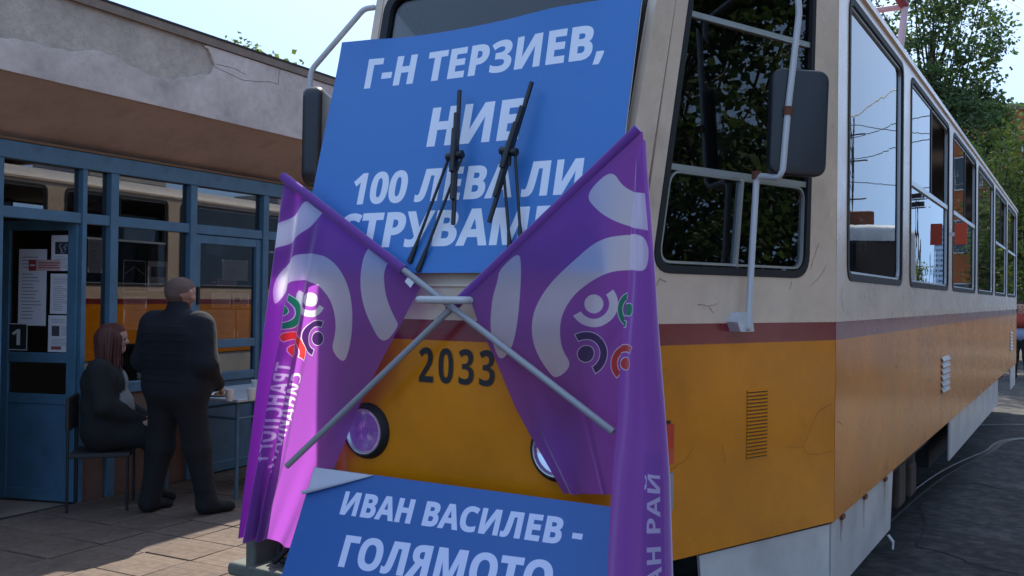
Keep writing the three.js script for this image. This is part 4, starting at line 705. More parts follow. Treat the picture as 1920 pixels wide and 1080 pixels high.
// ------------------------------------------------------------------ pavement of grooved slabs along the building
{
  const pav = new THREE.Group(); pav.name = 'pavement'; pav.userData.kind = 'structure'; scene.add(pav); pav.position.copy(BO); pav.rotation.y = BT;
  const S = 0.4, N1 = 3.1;                                             // pavement width from the front
  const groove = tex(256, (u, v) => { const k = (u * 5) % 1, q = Math.min(k, 1 - k); return 0.25 + 0.6 * Math.min(1, q / 0.09) + 0.15 * f3(u, v); }, false);
  const stone = tex(512, (u, v) => { const g = 0.84 + 0.34 * (f1(u, v) - 0.5) + 0.22 * (f3(u, v) - 0.5); return [g, g * 0.985, g * 0.96]; });
  const tones = [[0.185, 0.135, 0.105], [0.160, 0.116, 0.092], [0.205, 0.152, 0.118], [0.172, 0.128, 0.104]].map((c) => std(rgb(...c), { roughness: 0.9, map: again(stone, 0.8), bumpMap: again(groove, 2.5), bumpScale: 0.005 }));
  const bed = box(A0, A1, -0.03, 0.012, -0.06, N1 + 0.02); mesh('bedding', bed, std(rgb(0.05, 0.042, 0.036), { roughness: 1, map: again(concreteTex, 2) }), pav);
  const geos = []; for (let k = 0; k < 6; k++) { const g = box(-S / 2 + 0.005, S / 2 - 0.005, 0, 0.02, -S / 2 + 0.005, S / 2 - 0.005, 0.004); const uv = g.attributes.uv; const o = rnd(); for (let i = 0; i < uv.count; i++) { uv.setY(i, uv.getY(i) + o); } uv.array.forEach((x, i) => { if (i % 2 === 0) uv.array[i] += S / 2; }); geos.push(g); }
  const far = []; let n = 0;
  for (let a = A0 + S / 2; a < A1; a += S) for (let q = 0.05 + S / 2; q < N1; q += S) {
    const p = atB(a, 0, q), v = p.clone().project(camera), near = Math.abs(v.x) < 1.1 && v.y > -1.35 && v.y < 1 && v.z < 1;
    const k = Math.floor(rnd() * 6), t = Math.floor(rnd() * 4), y = 0.006 + rr(0, 0.006), rx = rr(-0.006, 0.006), rz = rr(-0.006, 0.006);
    if (near && n < 290) { const m = mesh('paving_slab', geos[k], tones[t], pav); m.position.set(a, y, q); m.rotation.set(rx, 0, rz); n++; }
    else { const g = geos[k].clone(); g.translate(a, y, q); far.push(g); }
  }
  const fm = mesh('paving_slabs_beyond', merge(far), tones[0], pav); fm.userData.kind = 'stuff';
  // kerb between pavement and track bed
  for (let a = A0; a < A1; a += 1.0) mesh('kerb_stone', box(a + 0.004, a + 0.996, -0.02, 0.030, N1 + 0.022, N1 + 0.14, 0.008), tones[1], pav);
}

// ------------------------------------------------------------------ people
// bones: [a, b, radius at a, radius at b, colour index]; the field is their smooth union
function field(bones, c, half, res, k) {
  const mc = new MarchingCubes(res, undefined, false, false, 60000); mc.isolation = 0;
  const B = bones.map(([a, b, ra, rb]) => { const d = [b[0] - a[0], b[1] - a[1], b[2] - a[2]]; return { a, d, l: d[0] ** 2 + d[1] ** 2 + d[2] ** 2 || 1e-9, ra, rb }; });
  const dist = (q, x, y, z) => { const px = x - q.a[0], py = y - q.a[1], pz = z - q.a[2]; let t = (px * q.d[0] + py * q.d[1] + pz * q.d[2]) / q.l; t = t < 0 ? 0 : t > 1 ? 1 : t; return Math.hypot(px - q.d[0] * t, py - q.d[1] * t, pz - q.d[2] * t) - (q.ra + (q.rb - q.ra) * t); };
  const h = res / 2, all = (x, y, z) => { let m = 1e9, s = 0; const ds = []; for (const q of B) { const v = dist(q, x, y, z); ds.push(v); if (v < m) m = v; } if (m > 4 * k) return m; for (const v of ds) s += Math.exp((m - v) / k); return m - k * Math.log(s); };
  for (let iz = 0; iz < res; iz++) for (let iy = 0; iy < res; iy++) for (let ix = 0; ix < res; ix++) mc.field[iz * res * res + iy * res + ix] = -all(c[0] + (ix - h) / h * half, c[1] + (iy - h) / h * half, c[2] + (iz - h) / h * half);
  mc.update();
  const n = mc.count, pos = new Float32Array(n * 3), nor = new Float32Array(n * 3), near = new Uint8Array(n);
  for (let i = 0; i < n; i++) {
    const x = c[0] + mc.positionArray[i * 3] * half, y = c[1] + mc.positionArray[i * 3 + 1] * half, z = c[2] + mc.positionArray[i * 3 + 2] * half; pos.set([x, y, z], i * 3);
    const e = 0.002, g = [all(x + e, y, z) - all(x - e, y, z), all(x, y + e, z) - all(x, y - e, z), all(x, y, z + e) - all(x, y, z - e)], L = Math.hypot(...g) || 1; nor.set(g.map((v) => v / L), i * 3);
    let m = 1e9; B.forEach((q, j) => { const v = dist(q, x, y, z); if (v < m) { m = v; near[i] = bones[j][4]; } });
  }
  return { pos, nor, near, n };
}
function skin(fields, colours) {
  const gs = fields.map(({ pos, nor, near, n }) => { const g = new THREE.BufferGeometry(), col = new Float32Array(n * 3), uv = new Float32Array(n * 2); for (let i = 0; i < n; i++) { col.set(colours[near[i]], i * 3); uv.set([pos[i * 3] + pos[i * 3 + 2], pos[i * 3 + 1]], i * 2); } g.setAttribute('position', new THREE.BufferAttribute(pos, 3)); g.setAttribute('normal', new THREE.BufferAttribute(nor, 3)); g.setAttribute('color', new THREE.BufferAttribute(col, 3)); g.setAttribute('uv', new THREE.BufferAttribute(uv, 2)); return g; });
  return mergeGeometries(gs);
}
const clothMat = new THREE.MeshStandardMaterial({ vertexColors: true, roughness: 0.95, bumpMap: again(tex(256, (u, v) => 0.6 * f4(u, v) + 0.4 * f2(u, v), false), 3.2), bumpScale: 0.012 });
// a hand with palm, four fingers of different length and a thumb, slightly curled: d = along the hand, p = out of the back of the hand, side = +1/-1 thumb side
function hand(w, d, p, side, col) {
  const D = V(...d).normalize(), Pn = V(...p).normalize(), S = D.clone().cross(Pn).multiplyScalar(side), at = (x, y, z) => V(...w).addScaledVector(D, x).addScaledVector(Pn, y).addScaledVector(S, z).toArray();
  const b = [[at(-0.03, 0, 0), at(0.01, 0, 0), 0.027, 0.026, col]];
  [-0.030, -0.010, 0.011, 0.030].forEach((z, i) => { const L = [0.058, 0.072, 0.078, 0.070][i]; b.push([at(0.0, 0, z * 0.6), at(0.075, 0, z), 0.016, 0.012, col], [at(0.078, 0, z), at(0.078 + L * 0.5, -0.010, z * 1.08), 0.0098, 0.009, col], [at(0.078 + L * 0.5, -0.010, z * 1.08), at(0.078 + L * 0.9, -0.034, z * 1.1), 0.009, 0.0078, col]); });
  b.push([at(0.012, -0.004, 0.026), at(0.045, -0.012, 0.052), 0.015, 0.011, col], [at(0.045, -0.012, 0.052), at(0.075, -0.020, 0.060), 0.0105, 0.0085, col]);
  return field(b, at(0.06, -0.012, 0.005), 0.125, 60, 0.004);
}
// head on its neck; face looks along +z
function head(c, col, o = {}) {
  const q = (x, y, z) => [c[0] + x, c[1] + y, c[2] + z], F = [];
  F.push([q(0, 0.02, -0.018), q(0, 0.025, 0.018), 0.088, 0.084, col], [q(0, -0.045, 0.03), q(0, -0.075, 0.058), 0.066, 0.040, col], [q(0, 0.02, 0.06), q(0, 0.03, 0.06), 0.042, 0.042, col]);
  F.push([q(0, -0.002, 0.094), q(0, -0.022, 0.112), 0.009, 0.013, col], [q(-0.014, -0.026, 0.098), q(0.014, -0.026, 0.098), 0.009, 0.009, col], [q(-0.018, -0.052, 0.084), q(0.018, -0.052, 0.084), 0.010, 0.010, o.lip ?? col], [q(0, -0.086, 0.072), q(0, -0.08, 0.076), 0.016, 0.016, col]);
  for (const s of [-1, 1]) { F.push([q(s * 0.014, 0.024, 0.090), q(s * 0.046, 0.022, 0.074), 0.010, 0.009, col], [q(s * 0.030, 0.004, 0.083), q(s * 0.034, 0.004, 0.083), 0.0105, 0.0105, o.eye ?? col], [q(s * 0.088, 0.014, -0.004), q(s * 0.086, -0.028, 0.006), 0.014, 0.009, col], [q(s * 0.045, -0.03, 0.05), q(s * 0.05, -0.03, 0.04), 0.034, 0.03, col]); }
  F.push([q(0, -0.05, -0.012), q(0, -0.15, -0.02), 0.056, 0.060, col]);
  if (o.hair !== undefined) F.push([q(0, 0.035, -0.022), q(0, 0.045, 0.012), 0.090, 0.083, o.hair], [q(0, -0.005, -0.045), q(0, 0.0, -0.04), 0.068, 0.068, o.hair]);
  return field(F, c, 0.18, 80, 0.007);
}
const faceAt = (r, f) => Math.atan2(W(r, f).x - W(0, 0).x, W(r, f).z - W(0, 0).z);   // turn that points local +z along a plan direction
const SKIN = [0.42, 0.235, 0.17], NAVY = [0.008, 0.009, 0.014], DARK = [0.007, 0.007, 0.008], SHOE = [0.008, 0.008, 0.008], STUBBLE = [0.12, 0.075, 0.06], EYE = [0.05, 0.03, 0.02], LIP = [0.33, 0.12, 0.10];
{
  const foot = onY(328, 963, 0.03), t = faceAt(0.42, 0.9);
  const P = thing('person', 'person with shaved head, dark navy jacket and trousers, standing back turned', 'person', [foot.x, 0.03, foot.z], t);
  const b = [];
  for (const s of [-1, 1]) {
    const st = s < 0 ? 0.03 : -0.03, kx = s * 0.135, ax = s * 0.19, az = s < 0 ? 0.10 : -0.04, tx = s < 0 ? -0.27 : 0.20;
    b.push([[s * 0.105, 0.93, 0], [kx, 0.50, 0.03 + st], 0.118, 0.088, 1], [[kx, 0.50, 0.03 + st], [ax, 0.10, az], 0.086, 0.070, 1], [[ax, 0.055, az - 0.03], [tx, 0.040, az + 0.15], 0.045, 0.036, 2], [[s * 0.215, 1.43, -0.01], [s * 0.28, 1.15, -0.03], 0.086, 0.074, 0], [[s * 0.28, 1.15, -0.03], [s * 0.19, 0.98, 0.18], 0.072, 0.056, 0]);
  }
  b.push([[-0.11, 0.99, 0], [0.11, 0.99, 0], 0.155, 0.155, 0], [[-0.12, 1.18, 0.01], [0.12, 1.18, 0.01], 0.165, 0.165, 0], [[-0.13, 1.34, 0], [0.13, 1.34, 0], 0.155, 0.155, 0], [[-0.19, 1.455, -0.01], [0.19, 1.455, -0.01], 0.075, 0.075, 0], [[-0.06, 0.93, 0], [0.06, 0.93, 0], 0.14, 0.14, 1], [[0, 1.50, -0.01], [0, 1.565, 0.0], 0.078, 0.074, 0]);
  const fields = [field(b, [0, 0.86, 0], 0.92, 120, 0.022), head([0, 1.665, 0.02], 3, { hair: 4, eye: 5, lip: 6 }), hand([0.19, 0.98, 0.19], [-0.4, -0.35, 0.8], [0.5, 0.6, 0.4], -1, 3), hand([-0.19, 0.98, 0.19], [0.4, -0.35, 0.8], [-0.5, 0.6, 0.4], 1, 3)];
  P.scale.set(1.12, 1, 1.06);
  mesh('body', skin(fields, [NAVY, DARK, SHOE, SKIN, STUBBLE, EYE, LIP]), clothMat, P);
  // stitched quilting lines of the jacket
  const seams = []; for (let i = 0; i < 9; i++) { const y = 1.02 + i * 0.05; const c = new THREE.CatmullRomCurve3([-0.2, -0.1, 0, 0.1, 0.2].map((x) => V(x * 1.02, y + 0.004 * Math.sin(x * 30), -0.153 - 0.016 * (1 - (x / 0.24) ** 2)))); seams.push(new THREE.TubeGeometry(c, 12, 0.003, 4)); }
  mesh('jacket_seam', merge(seams), std(rgb(0.006, 0.006, 0.009), { roughness: 0.9 }), P).userData.kind = 'stuff';
}
function seated(name, label, pos, turn, C, hairLong) {
  const P = thing(name, label, 'person', pos, turn), b = [];
  for (const s of [-1, 1]) b.push([[s * 0.10, 0.58, 0], [s * 0.13, 0.57, 0.40], 0.115, 0.085, 1], [[s * 0.13, 0.57, 0.40], [s * 0.12, 0.11, 0.36], 0.082, 0.058, 1], [[s * 0.12, 0.055, 0.33], [s * 0.13, 0.04, 0.50], 0.045, 0.034, 2], [[s * 0.185, 1.075, -0.02], [s * 0.235, 0.82, 0.03], 0.078, 0.066, 0], [[s * 0.235, 0.82, 0.03], [s * 0.13, 0.70, 0.28], 0.064, 0.045, 0]);
  b.push([[-0.08, 0.62, 0], [0.08, 0.62, 0], 0.16, 0.16, 1], [[-0.06, 0.80, 0.0], [0.06, 0.80, 0.0], 0.165, 0.165, 0], [[-0.05, 0.80, 0.085], [0.05, 0.80, 0.085], 0.125, 0.125, 3], [[-0.08, 0.98, -0.01], [0.08, 0.98, -0.01], 0.155, 0.155, 0], [[-0.03, 0.98, 0.06], [0.03, 0.98, 0.06], 0.10, 0.10, 3], [[-0.16, 1.095, -0.02], [0.16, 1.095, -0.02], 0.072, 0.072, 0], [[0, 1.12, 0], [0, 1.20, 0.02], 0.06, 0.055, 4]);
  const fields = [field(b, [0, 0.66, 0.1], 0.74, 100, 0.02), head([0, 1.315, 0.05], 4, { hair: 5, eye: 6, lip: 7 }), hand([0.13, 0.70, 0.28], [-0.25, -0.35, 0.9], [0, 0.9, 0.4], -1, 4), hand([-0.13, 0.70, 0.28], [0.25, -0.35, 0.9], [0, 0.9, 0.4], 1, 4)];
  mesh('body', skin(fields, C), clothMat, P);
  if (hairLong) {                                                     // long hair: many strands falling from the crown
    const st = [], hm = std(rgb(0.085, 0.022, 0.014), { roughness: 0.55 });
    for (let i = 0; i < 260; i++) { const a = rr(-2.55, 2.55), r = 0.097, sx = Math.sin(a + Math.PI), sz = Math.cos(a + Math.PI), len = rr(0.24, 0.36) * (Math.abs(a) > 2.1 ? 0.8 : 1), o = rr(0.0, 0.014), c = [0, 1.34, 0.035];
      st.push(new THREE.TubeGeometry(new THREE.CatmullRomCurve3([V(c[0] + rr(-0.01, 0.01), c[1] + 0.088, c[2] + 0.015), V(c[0] + sx * 0.06, c[1] + 0.075, c[2] + sz * 0.06), V(c[0] + sx * (r + o), c[1] + 0.01, c[2] + sz * (r + o)), V(c[0] + sx * (r + o + 0.004) + rr(-0.012, 0.012), c[1] - len * 0.5, c[2] + sz * (r + o) * 0.95), V(c[0] + sx * (r + 0.01) + rr(-0.02, 0.02), c[1] - len, c[2] + sz * r * 0.9 + rr(-0.02, 0.02))]), 9, 0.0055, 4)); }
    mesh('hair', merge(st), hm, P);
  }
  return P;
}
{
  const w = W(-3.17, 7.50);
  seated('person', 'person with long reddish hair, black jacket and grey top, seated by the open door', [w.x, 0.02, w.z], faceAt(0.96, 0.25), [[0.012, 0.012, 0.013], DARK, SHOE, [0.20, 0.20, 0.205], SKIN, [0.085, 0.022, 0.014], EYE, LIP], true);
  const w3 = atB(1.35, 0.02, 1.02);
  seated('person', 'person in black seated at the far end of the table behind the flag', [w3.x, 0.02, w3.z], faceAt(-0.75, 0.1), [[0.010, 0.010, 0.011], DARK, SHOE, [0.014, 0.014, 0.015], SKIN, [0.02, 0.015, 0.012], EYE, LIP], false);
  const chair = (p, turn, label) => { const c = thing('chair', label, 'chair', [p.x, 0.02, p.z], turn, 'chairs outside the building'), tube = M.black;
    mesh('seat', box(-0.21, 0.21, 0.42, 0.455, -0.22, 0.22, 0.012), M.innerdark, c); mesh('backrest', box(-0.2, 0.2, 0.62, 0.88, -0.245, -0.215, 0.012), M.innerdark, c);
    for (const [x, z, h] of [[-0.19, 0.2, 0.42], [0.19, 0.2, 0.42], [-0.19, -0.225, 0.86], [0.19, -0.225, 0.86]]) mesh('leg', stick(V(x, 0, z), V(x, h, z), 0.011), tube, c); };
  chair(w, faceAt(0.96, 0.25), 'dark chair under the person with reddish hair'); chair(w3, faceAt(-0.75, 0.1), 'dark chair at the table end behind the flag');
  // table
  const tp = atB(0.98, 0.02, 0.62), tb = thing('table', 'small table with pale top and blue tube legs before the glazed door', 'table', tp, BT);
  mesh('table_top', box(-0.62, 0.62, 0.80, 0.825, -0.45, 0.45, 0.006), std(rgb(0.50, 0.52, 0.55), { roughness: 0.35, map: again(softTex, 2) }), tb);
  for (const [x, z] of [[-0.56, -0.39], [0.56, -0.39], [-0.56, 0.39], [0.56, 0.39]]) mesh('leg', stick(V(x, 0, z), V(x, 0.795, z), 0.015, 0.015, 8), BM.blue, tb);
  mesh('apron_rail', merge([stick(V(-0.56, 0.66, 0.39), V(0.56, 0.66, 0.39), 0.012), stick(V(-0.56, 0.66, -0.39), V(0.56, 0.66, -0.39), 0.012), stick(V(-0.56, 0.66, -0.39), V(-0.56, 0.66, 0.39), 0.012), stick(V(0.56, 0.66, -0.39), V(0.56, 0.66, 0.39), 0.012)]), BM.blue, tb);
  const cupG = new THREE.LatheGeometry([[0, 0.003], [0.026, 0.0], [0.036, 0.092], [0.0385, 0.093], [0.0385, 0.096], [0.034, 0.094], [0.025, 0.006], [0, 0.006]].map(([a, q]) => new THREE.Vector2(a, q)), 24), cm = std(rgb(0.74, 0.72, 0.70), { roughness: 0.5 });
  [[430, 752], [471, 750], [479, 733]].forEach(([x, y], i) => { const p = onY(x, y, 0.8455); const c = mesh('paper_cup', cupG, cm); c.position.copy(p); tag(c, ['white paper cup beside the pastry plate on the pale table', 'white paper cup at the table edge near the purple flag', 'white paper cup set back behind the other cups on the table'][i], 'cup', 'paper cups on the table'); });
  const pp = onY(412, 742, 0.8455), pg = new THREE.LatheGeometry([[0, 0], [0.07, 0], [0.105, 0.014], [0.11, 0.016], [0.07, 0.006], [0, 0.005]].map(([a, q]) => new THREE.Vector2(a, q)), 28);
  const pt = thing('plate', 'pale plate of pastry on the table beside the paper cups', 'plate', pp); mesh('dish', pg, cm, pt); const fg = new THREE.SphereGeometry(0.05, 16, 8, 0, 6.283, 0, 1.5); fg.scale(1.2, 0.5, 0.8); fg.translate(0, 0.006, 0); mesh('pastry', fg, std(rgb(0.35, 0.17, 0.06), { roughness: 0.7, map: again(grimeTex, 9) }), pt);
}
{
  // passer-by beyond the end of the tram
  const f = W(0.5305 * 21.5, 21.5), P = thing('person', 'person in red top and black trousers standing beyond the end of the tram', 'person', f, faceAt(-0.6, -0.8)), b = [];
  for (const s of [-1, 1]) b.push([[s * 0.1, 0.92, 0], [s * 0.12, 0.5, 0.02], 0.11, 0.08, 1], [[s * 0.12, 0.5, 0.02], [s * 0.13, 0.09, 0], 0.078, 0.056, 1], [[s * 0.13, 0.05, -0.02], [s * 0.15, 0.04, 0.14], 0.045, 0.034, 2], [[s * 0.2, 1.42, 0], [s * 0.26, 1.15, 0], 0.07, 0.055, 0], [[s * 0.26, 1.15, 0], [s * 0.22, 0.92, 0.08], 0.05, 0.036, 3]);
  b.push([[-0.1, 1.0, 0], [0.1, 1.0, 0], 0.135, 0.135, 4], [[-0.1, 1.3, 0], [0.1, 1.3, 0], 0.14, 0.14, 0], [[-0.17, 1.43, 0], [0.17, 1.43, 0], 0.065, 0.065, 0]);
  mesh('body', skin([field(b, [0, 0.86, 0], 0.92, 84, 0.022), head([0, 1.63, 0.02], 3, { hair: 5, eye: 5 }), hand([0.22, 0.92, 0.08], [0, -1, 0.2], [1, 0, 0], 1, 3), hand([-0.22, 0.92, 0.08], [0, -1, 0.2], [-1, 0, 0], -1, 3)], [[0.30, 0.045, 0.03], [0.012, 0.012, 0.013], SHOE, SKIN, [0.20, 0.25, 0.36], [0.03, 0.02, 0.015]]), clothMat, P);
}

// ------------------------------------------------------------------ trees
const mir = (px, py, d) => { const p = camera.position.clone().addScaledVector(ray(px, py), d); p.x = 2 * T.w - p.x; return p; };   // a point whose mirror image in the tram's side lies at that pixel
const mirG = (px, d) => mir(px, 567, d).setY(0);
const leafMats = {};
function leafMat(c) { const k = c.join(); return (leafMats[k] ??= phy(rgb(1, 1, 1), { color: rgb(...c), vertexColors: true, roughness: 1, transmission: 0.5, thickness: 0, specularIntensity: 0.4 })); }
const bark = std(rgb(0.07, 0.055, 0.042), { roughness: 0.95, map: again(grimeTex, 2), bumpMap: again(grainTex, 2), bumpScale: 0.02 });
// lobes: [x, y, z, rx, ry, rz] of the crown round the trunk foot; leaves gather in clumps on many twigs
function tree(label, pos, trunkR, lobes, clumps, per, leaf, colour, group, s0, bare = 0.0) {
  seed = s0; const t = thing('tree', label, 'tree', pos, 0, group);
  const P = [], N = [], C = [], limbs = [], top = lobes.reduce((m, l) => Math.max(m, l[1]), 0), low = lobes.reduce((m, l) => Math.min(m, l[1] - l[4]), 99);
  const knots = [V(0, 0, 0), V(rr(-0.2, 0.2), low * 0.6, rr(-0.2, 0.2)), V(rr(-0.3, 0.3), (low + top) * 0.5, rr(-0.3, 0.3)), V(0, top, 0)];
  for (let i = 0; i < 3; i++) limbs.push(stick(knots[i], knots[i + 1], trunkR * (1 - i * 0.3), trunkR * (0.7 - i * 0.3) + 0.02, 9));
  for (let i = 0; i < clumps; i++) {
    const l = lobes[Math.floor(rnd() * lobes.length)]; let d; do { d = V(rr(-1, 1), rr(-1, 1), rr(-1, 1)); } while (d.length() > 1 || d.length() < 0.25); d.setLength(0.55 + 0.45 * d.length());
    const c = V(l[0] + d.x * l[3], l[1] + d.y * l[4], l[2] + d.z * l[5]), size = rr(0.5, 1.15) * leaf * 4.2, tone = rr(0.6, 1.15), yel = rr(0, 1);
    if (i % 5 === 0) { const k = knots[1].clone().lerp(knots[3], rr(0, 0.9)); limbs.push(stick(k, c, trunkR * 0.16, 0.012, 5)); }
    for (let j = 0; j < per; j++) {
      const o = V(rr(-1, 1) + rr(-1, 1), (rr(-1, 1) + rr(-1, 1)) * 0.55, rr(-1, 1) + rr(-1, 1)).multiplyScalar(size * 0.6).add(c);
      const u = V(rr(-1, 1), rr(-0.9, 0.5), rr(-1, 1)).normalize(), v = u.clone().cross(V(rr(-1, 1), rr(0.2, 1), rr(-1, 1))).normalize(), L = leaf * rr(0.7, 1.3), w = L * 0.42, n = u.clone().cross(v);
      const a = o.clone(), m1 = o.clone().addScaledVector(u, L * 0.45).addScaledVector(v, w).addScaledVector(n, w * 0.3), m2 = o.clone().addScaledVector(u, L * 0.45).addScaledVector(v, -w).addScaledVector(n, w * 0.3), e = o.clone().addScaledVector(u, L);
      for (const q of [a, m1, e, a, e, m2]) { P.push(q.x, q.y, q.z); N.push(-n.x, -n.y, -n.z); const tt = tone * rr(0.85, 1.1); C.push(tt * (0.95 + yel * 0.2), tt, tt * (1 - yel * 0.3)); }
    }
  }
  const g = new THREE.BufferGeometry(); g.setAttribute('position', new THREE.Float32BufferAttribute(P, 3)); g.setAttribute('normal', new THREE.Float32BufferAttribute(N, 3)); g.setAttribute('color', new THREE.Float32BufferAttribute(C, 3));
  mesh('trunk', muv(merge(limbs)), bark, t); mesh('crown', g, leafMat(colour), t); return t;
}
const G1 = [0.085, 0.15, 0.046], G2 = [0.16, 0.22, 0.042], G3 = [0.065, 0.115, 0.036];
tree('tall open tree with sky showing through, behind the end of the tram', W(0.435 * 27, 27), 0.22, [[-1.1, 9.0, 0, 2.2, 3.4, 2.2], [-0.1, 6.4, 0.3, 2.0, 2.0, 2.0], [0.5, 9.0, 0, 1.3, 2.4, 1.3], [0.8, 6.6, 0.2, 1.3, 0.8, 1.3], [-1.8, 5.6, 0.2, 1.3, 1.0, 1.3], [-2.6, 8.2, 0, 1.8, 2.6, 1.8]], 860, 34, 0.12, G1, 'trees beyond the tram', 11);
tree('yellow green leafy tree in front of the orange wall', W(0.505 * 24, 24), 0.12, [[0, 4.2, 0, 1.5, 1.9, 1.5], [0.5, 2.9, 0.3, 1.3, 1.5, 1.3]], 330, 34, 0.11, G2, 'trees beyond the tram', 23);
tree('dark dense tree filling the gap under the tall open tree', W(0.50 * 30, 30), 0.18, [[-1.0, 4.4, 0, 2.4, 2.6, 2.0], [1.4, 3.6, 0, 2.2, 2.4, 2.0], [-2.2, 2.8, 0, 2.0, 2.2, 2.0]], 620, 34, 0.14, G3, 'trees beyond the tram', 37);
tree('dark round tree before the orange building, mirrored in the rear tram windows', mirG(1866, 33), 0.16, [[0, 4.6, 0, 0.9, 2.8, 0.9], [-0.3, 2.6, 0.2, 0.8, 1.6, 0.8]], 200, 24, 0.13, G3, 'trees beyond the tram', 41);
tree('low broad bush beside the tram tracks, mirrored in the tram windows', mirG(1714, 40), 0.10, [[0, 2.0, 0, 0.35, 1.7, 0.35]], 70, 24, 0.10, G2, 'trees beyond the tram', 43);
// crowns showing over the roof of the depot
tree('tree behind the depot roof, its top showing beside the mirror arm', W(-0.205 * 25, 25), 0.15, [[0, 5.9, 0, 0.8, 1.3, 0.8], [0.6, 5.0, 0, 1.0, 1.2, 1.0]], 110, 22, 0.13, G2, 'trees behind the depot', 51);
tree('tree behind the depot roof, a few leaves showing above the cracked plaster', W(-0.275 * 20, 20), 0.15, [[0, 5.7, 0, 0.7, 1.3, 0.7]], 70, 22, 0.12, G2, 'trees behind the depot', 57);
tree('tree behind the depot roof, its top showing above the bare concrete', W(-0.40 * 17, 17), 0.15, [[0, 5.15, 0, 0.6, 1.2, 0.6]], 70, 22, 0.12, G2, 'trees behind the depot', 59);
// trees on the open side of the street: they stand in the cab window as reflections
tree('broad leafy tree across the street, mirrored in the cab window', W(8.5, 2.4), 0.2, [[0, 4.6, 0, 2.4, 2.9, 2.4], [1.2, 3.0, -0.8, 1.8, 1.8, 1.8], [-0.8, 6.4, 0.6, 2, 2, 2]], 760, 34, 0.12, G1, 'trees across the street', 61);
tree('broad leafy tree across the street, mirrored in the cab window', W(9.0, -2.6), 0.2, [[0, 4.8, 0, 2.6, 3.0, 2.6], [0.8, 2.8, 1.0, 1.9, 1.7, 1.9]], 760, 34, 0.12, G3, 'trees across the street', 67);
tree('broad leafy tree across the street, mirrored in the cab window', W(11.5, 6.2), 0.2, [[0, 4.4, 0, 2.2, 2.7, 2.2], [-0.8, 2.6, 0.6, 1.6, 1.6, 1.6]], 640, 34, 0.12, G1, 'trees across the street', 71);

// ------------------------------------------------------------------ buildings, masts and the second tram round the depot yard
{
  const or = std(rgb(0.50, 0.155, 0.045), { roughness: 0.85, map: again(concreteTex, 0.2) }), p = W(0.514 * 42, 42), t = -Math.atan2(0.512, 0.859) * -1;
  const b = thing('orange_building', 'flat roofed orange rendered building behind the trees', 'building', p, Math.asin(0.512));
  const wid = mirG(1783, 47).sub(p).dot(V(0.859, 0, -0.512)); mesh('wall', box(0, wid, 0, 10.2, -12, 0), or, b); mesh('parapet', box(-0.12, wid + 0.12, 10.2, 10.45, -12.1, 0.12), BM.lip, b);
  for (let i = 0; i < 4; i++) for (let j = 0; j < 3; j++) { const x = 0.7 + i * (wid - 0.6) / 4, y = 1.1 + j * 3.05; const w = mesh('window', merge([box(x - 0.06, x + 1.46, y - 0.06, y, 0.002, 0.05), box(x - 0.06, x + 1.46, y + 1.5, y + 1.56, 0.002, 0.05), box(x - 0.06, x, y, y + 1.5, 0.002, 0.05), box(x + 1.4, x + 1.46, y, y + 1.5, 0.002, 0.05), box(x + 0.68, x + 0.72, y, y + 1.5, 0.002, 0.04)]), M.whitepipe, b); mesh('pane', box(x, x + 1.4, y, y + 1.5, 0.003, 0.02), std(rgb(0.03, 0.035, 0.04), { roughness: 0.08 }), w); }
}
{
  const p = mirG(1767, 600), b = thing('tower_block', 'pale grey tower block far across the yard', 'building', p, Math.asin(0.512) - 0.6);
  mesh('wall', box(-5, 5, 0, 50, -5, 5), std(rgb(0.42, 0.42, 0.44), { roughness: 0.9 }), b);
  const win = []; for (let j = 0; j < 15; j++) for (let i = 0; i < 4; i++) win.push(box(-4.3 + i * 2.4, -2.9 + i * 2.4, 1.6 + j * 3.2, 3.1 + j * 3.2, 5.0, 5.06)); mesh('windows', merge(win), std(rgb(0.08, 0.09, 0.1), { roughness: 0.2 }), b).userData.kind = 'stuff';
}
{
  // second tram waiting across the yard
  const p = mirG(1606, 18), b = thing('tram', 'white tram with dark windscreen waiting across the yard', 'tram', p, faceAt(-0.86, -0.5));
  const bodyS = roundRect(-1.1, 0.5, 1.1, 3.05, 0.22), bg = new THREE.ExtrudeGeometry(bodyS, { depth: 11, bevelEnabled: true, bevelSize: 0.12, bevelThickness: 0.25, bevelSegments: 4 }); bg.translate(0, 0, -11.3);
  mesh('body', toCreasedNormals(muv(bg), 0.7), paint(rgb(0.74, 0.72, 0.68)), b);
  const ws = new THREE.ExtrudeGeometry(roundRect(-0.98, 1.35, 0.98, 2.85, 0.2), { depth: 0.03, bevelEnabled: false }); ws.translate(0, 0, -0.048); mesh('windscreen', ws, phy(rgb(0.02, 0.022, 0.025), { roughness: 0.05, clearcoat: 1 }), b);
  for (let i = 0; i < 5; i++) for (const s of [-1, 1]) mesh('side_window', box(s * 1.225 - 0.008, s * 1.225 + 0.008, 1.5, 2.7, -2.3 - i * 2, -0.75 - i * 2, 0.003), phy(rgb(0.02, 0.022, 0.025), { roughness: 0.05, clearcoat: 1 }), b);
  mesh('roof_box', box(-0.7, 0.7, 3.17, 3.5, -3.8, -1.0, 0.05), M.rust, b); for (const s of [-1, 1]) mesh('headlight', (() => { const g = new THREE.CylinderGeometry(0.09, 0.09, 0.05, 20); g.rotateX(Math.PI / 2); g.translate(s * 0.75, 1.0, -0.04); return g; })(), M.alu, b);
  mesh('skirt', box(-1.0, 1.0, 0.2, 0.5, -11, -0.4), M.under, b); mesh('wiper', stick(V(0.1, 1.3, 0.0), V(0.45, 2.3, 0.0), 0.012), M.black, b);
}
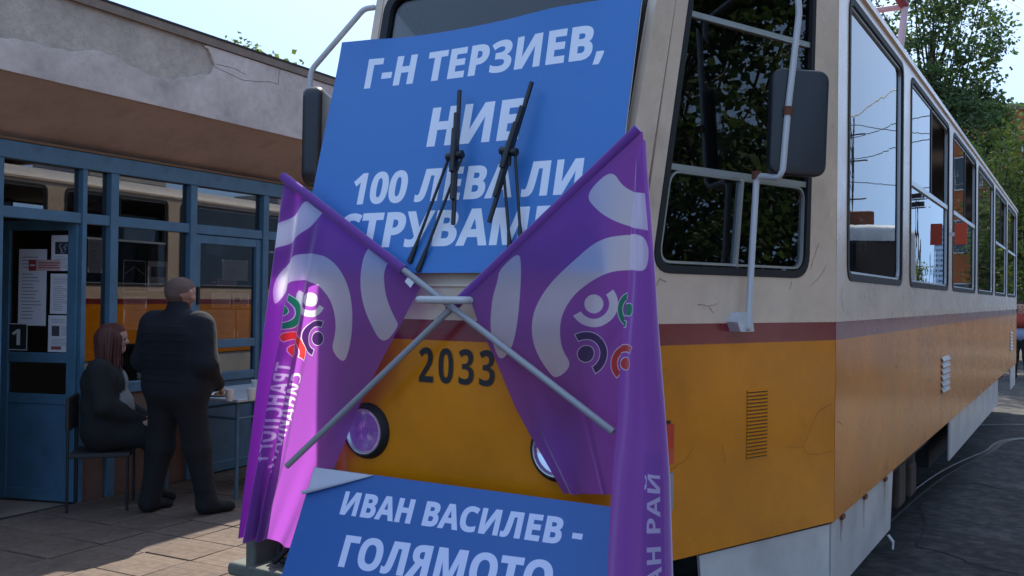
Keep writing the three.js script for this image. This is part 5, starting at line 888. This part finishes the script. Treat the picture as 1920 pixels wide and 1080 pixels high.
{
  const a = mir(1597, 222, 30), m = thing('lattice_mast', 'thin lattice mast carrying the overhead wires across the yard', 'mast', [a.x, 0, a.z]), q = [];
  for (const [x, z] of [[-0.1, -0.1], [0.1, -0.1], [-0.1, 0.1], [0.1, 0.1]]) q.push(stick(V(x * 1.6, 0, z * 1.6), V(x * 0.3, a.y, z * 0.3), 0.022, 0.015, 5)); for (let y = 0.3; y < a.y - 0.5; y += 0.4) { const k = 0.16 - 0.12 * y / a.y; q.push(stick(V(-k, y, k), V(k, y + 0.4, k), 0.01, 0.01, 4), stick(V(k, y, -k), V(k, y + 0.4, k), 0.01, 0.01, 4)); }
  mesh('lattice', merge(q), M.iron, m); for (const h of [0.93, 0.82, 0.66]) mesh('cross_arm', stick(V(-0.45, a.y * h, 0), V(0.45, a.y * h, 0), 0.025, 0.025, 6), M.iron, m);
  const wires = [[[1580, 300], [1640, 292], [1700, 270]], [[1580, 262], [1640, 248], [1700, 226]], [[1575, 232], [1690, 246], [1760, 250]], [[1575, 340], [1690, 348], [1760, 352]]];
  wires.forEach((w, i) => { const c = new THREE.CatmullRomCurve3([mir(w[0][0] - 60, w[0][1] + 4, 33), mir(...w[0], 30), mir(...w[1], 27), mir(...w[2], 24), mir(w[2][0] + 140, w[2][1] - 25, 20)]); tag(mesh('overhead_wire', new THREE.TubeGeometry(c, 40, 0.013, 5), M.black), 'black overhead wire slung from the lattice mast', 'wire', 'overhead wires over the yard'); });
  const ws = onPlane(1860, -18, W(0, 18), V(0.512, 0, 0.859)), we = onPlane(1980, 54, W(0, 14), V(0.512, 0, 0.859)); tag(mesh('overhead_wire', new THREE.TubeGeometry(new THREE.CatmullRomCurve3([ws.clone().lerp(we, -1.2), ws, we, ws.clone().lerp(we, 2)]), 20, 0.009, 5), M.black), 'black overhead wire crossing the sky beside the tall open tree', 'wire');
  const f = mir(1720, 374, 80), fm = thing('floodlight_mast', 'tall floodlight mast with a rack of lamps far across the yard', 'mast', [f.x, 0, f.z], Math.asin(0.512));
  mesh('pole', stick(V(0, 0, 0), V(0, f.y, 0), 0.22, 0.12, 10), M.iron, fm); mesh('rack', merge([box(-0.8, 0.8, f.y - 0.05, f.y + 0.05, -0.1, 0.1), box(-0.8, 0.8, f.y - 0.75, f.y - 0.65, -0.1, 0.1)]), M.iron, fm);
  for (let i = 0; i < 6; i++) for (let j = 0; j < 2; j++) mesh('lamp', box(-0.78 + i * 0.27, -0.58 + i * 0.27, f.y - 0.62 + j * 0.7, f.y - 0.22 + j * 0.7, 0.1, 0.25, 0.02), M.under, fm);
}

renderer.render(scene, camera);
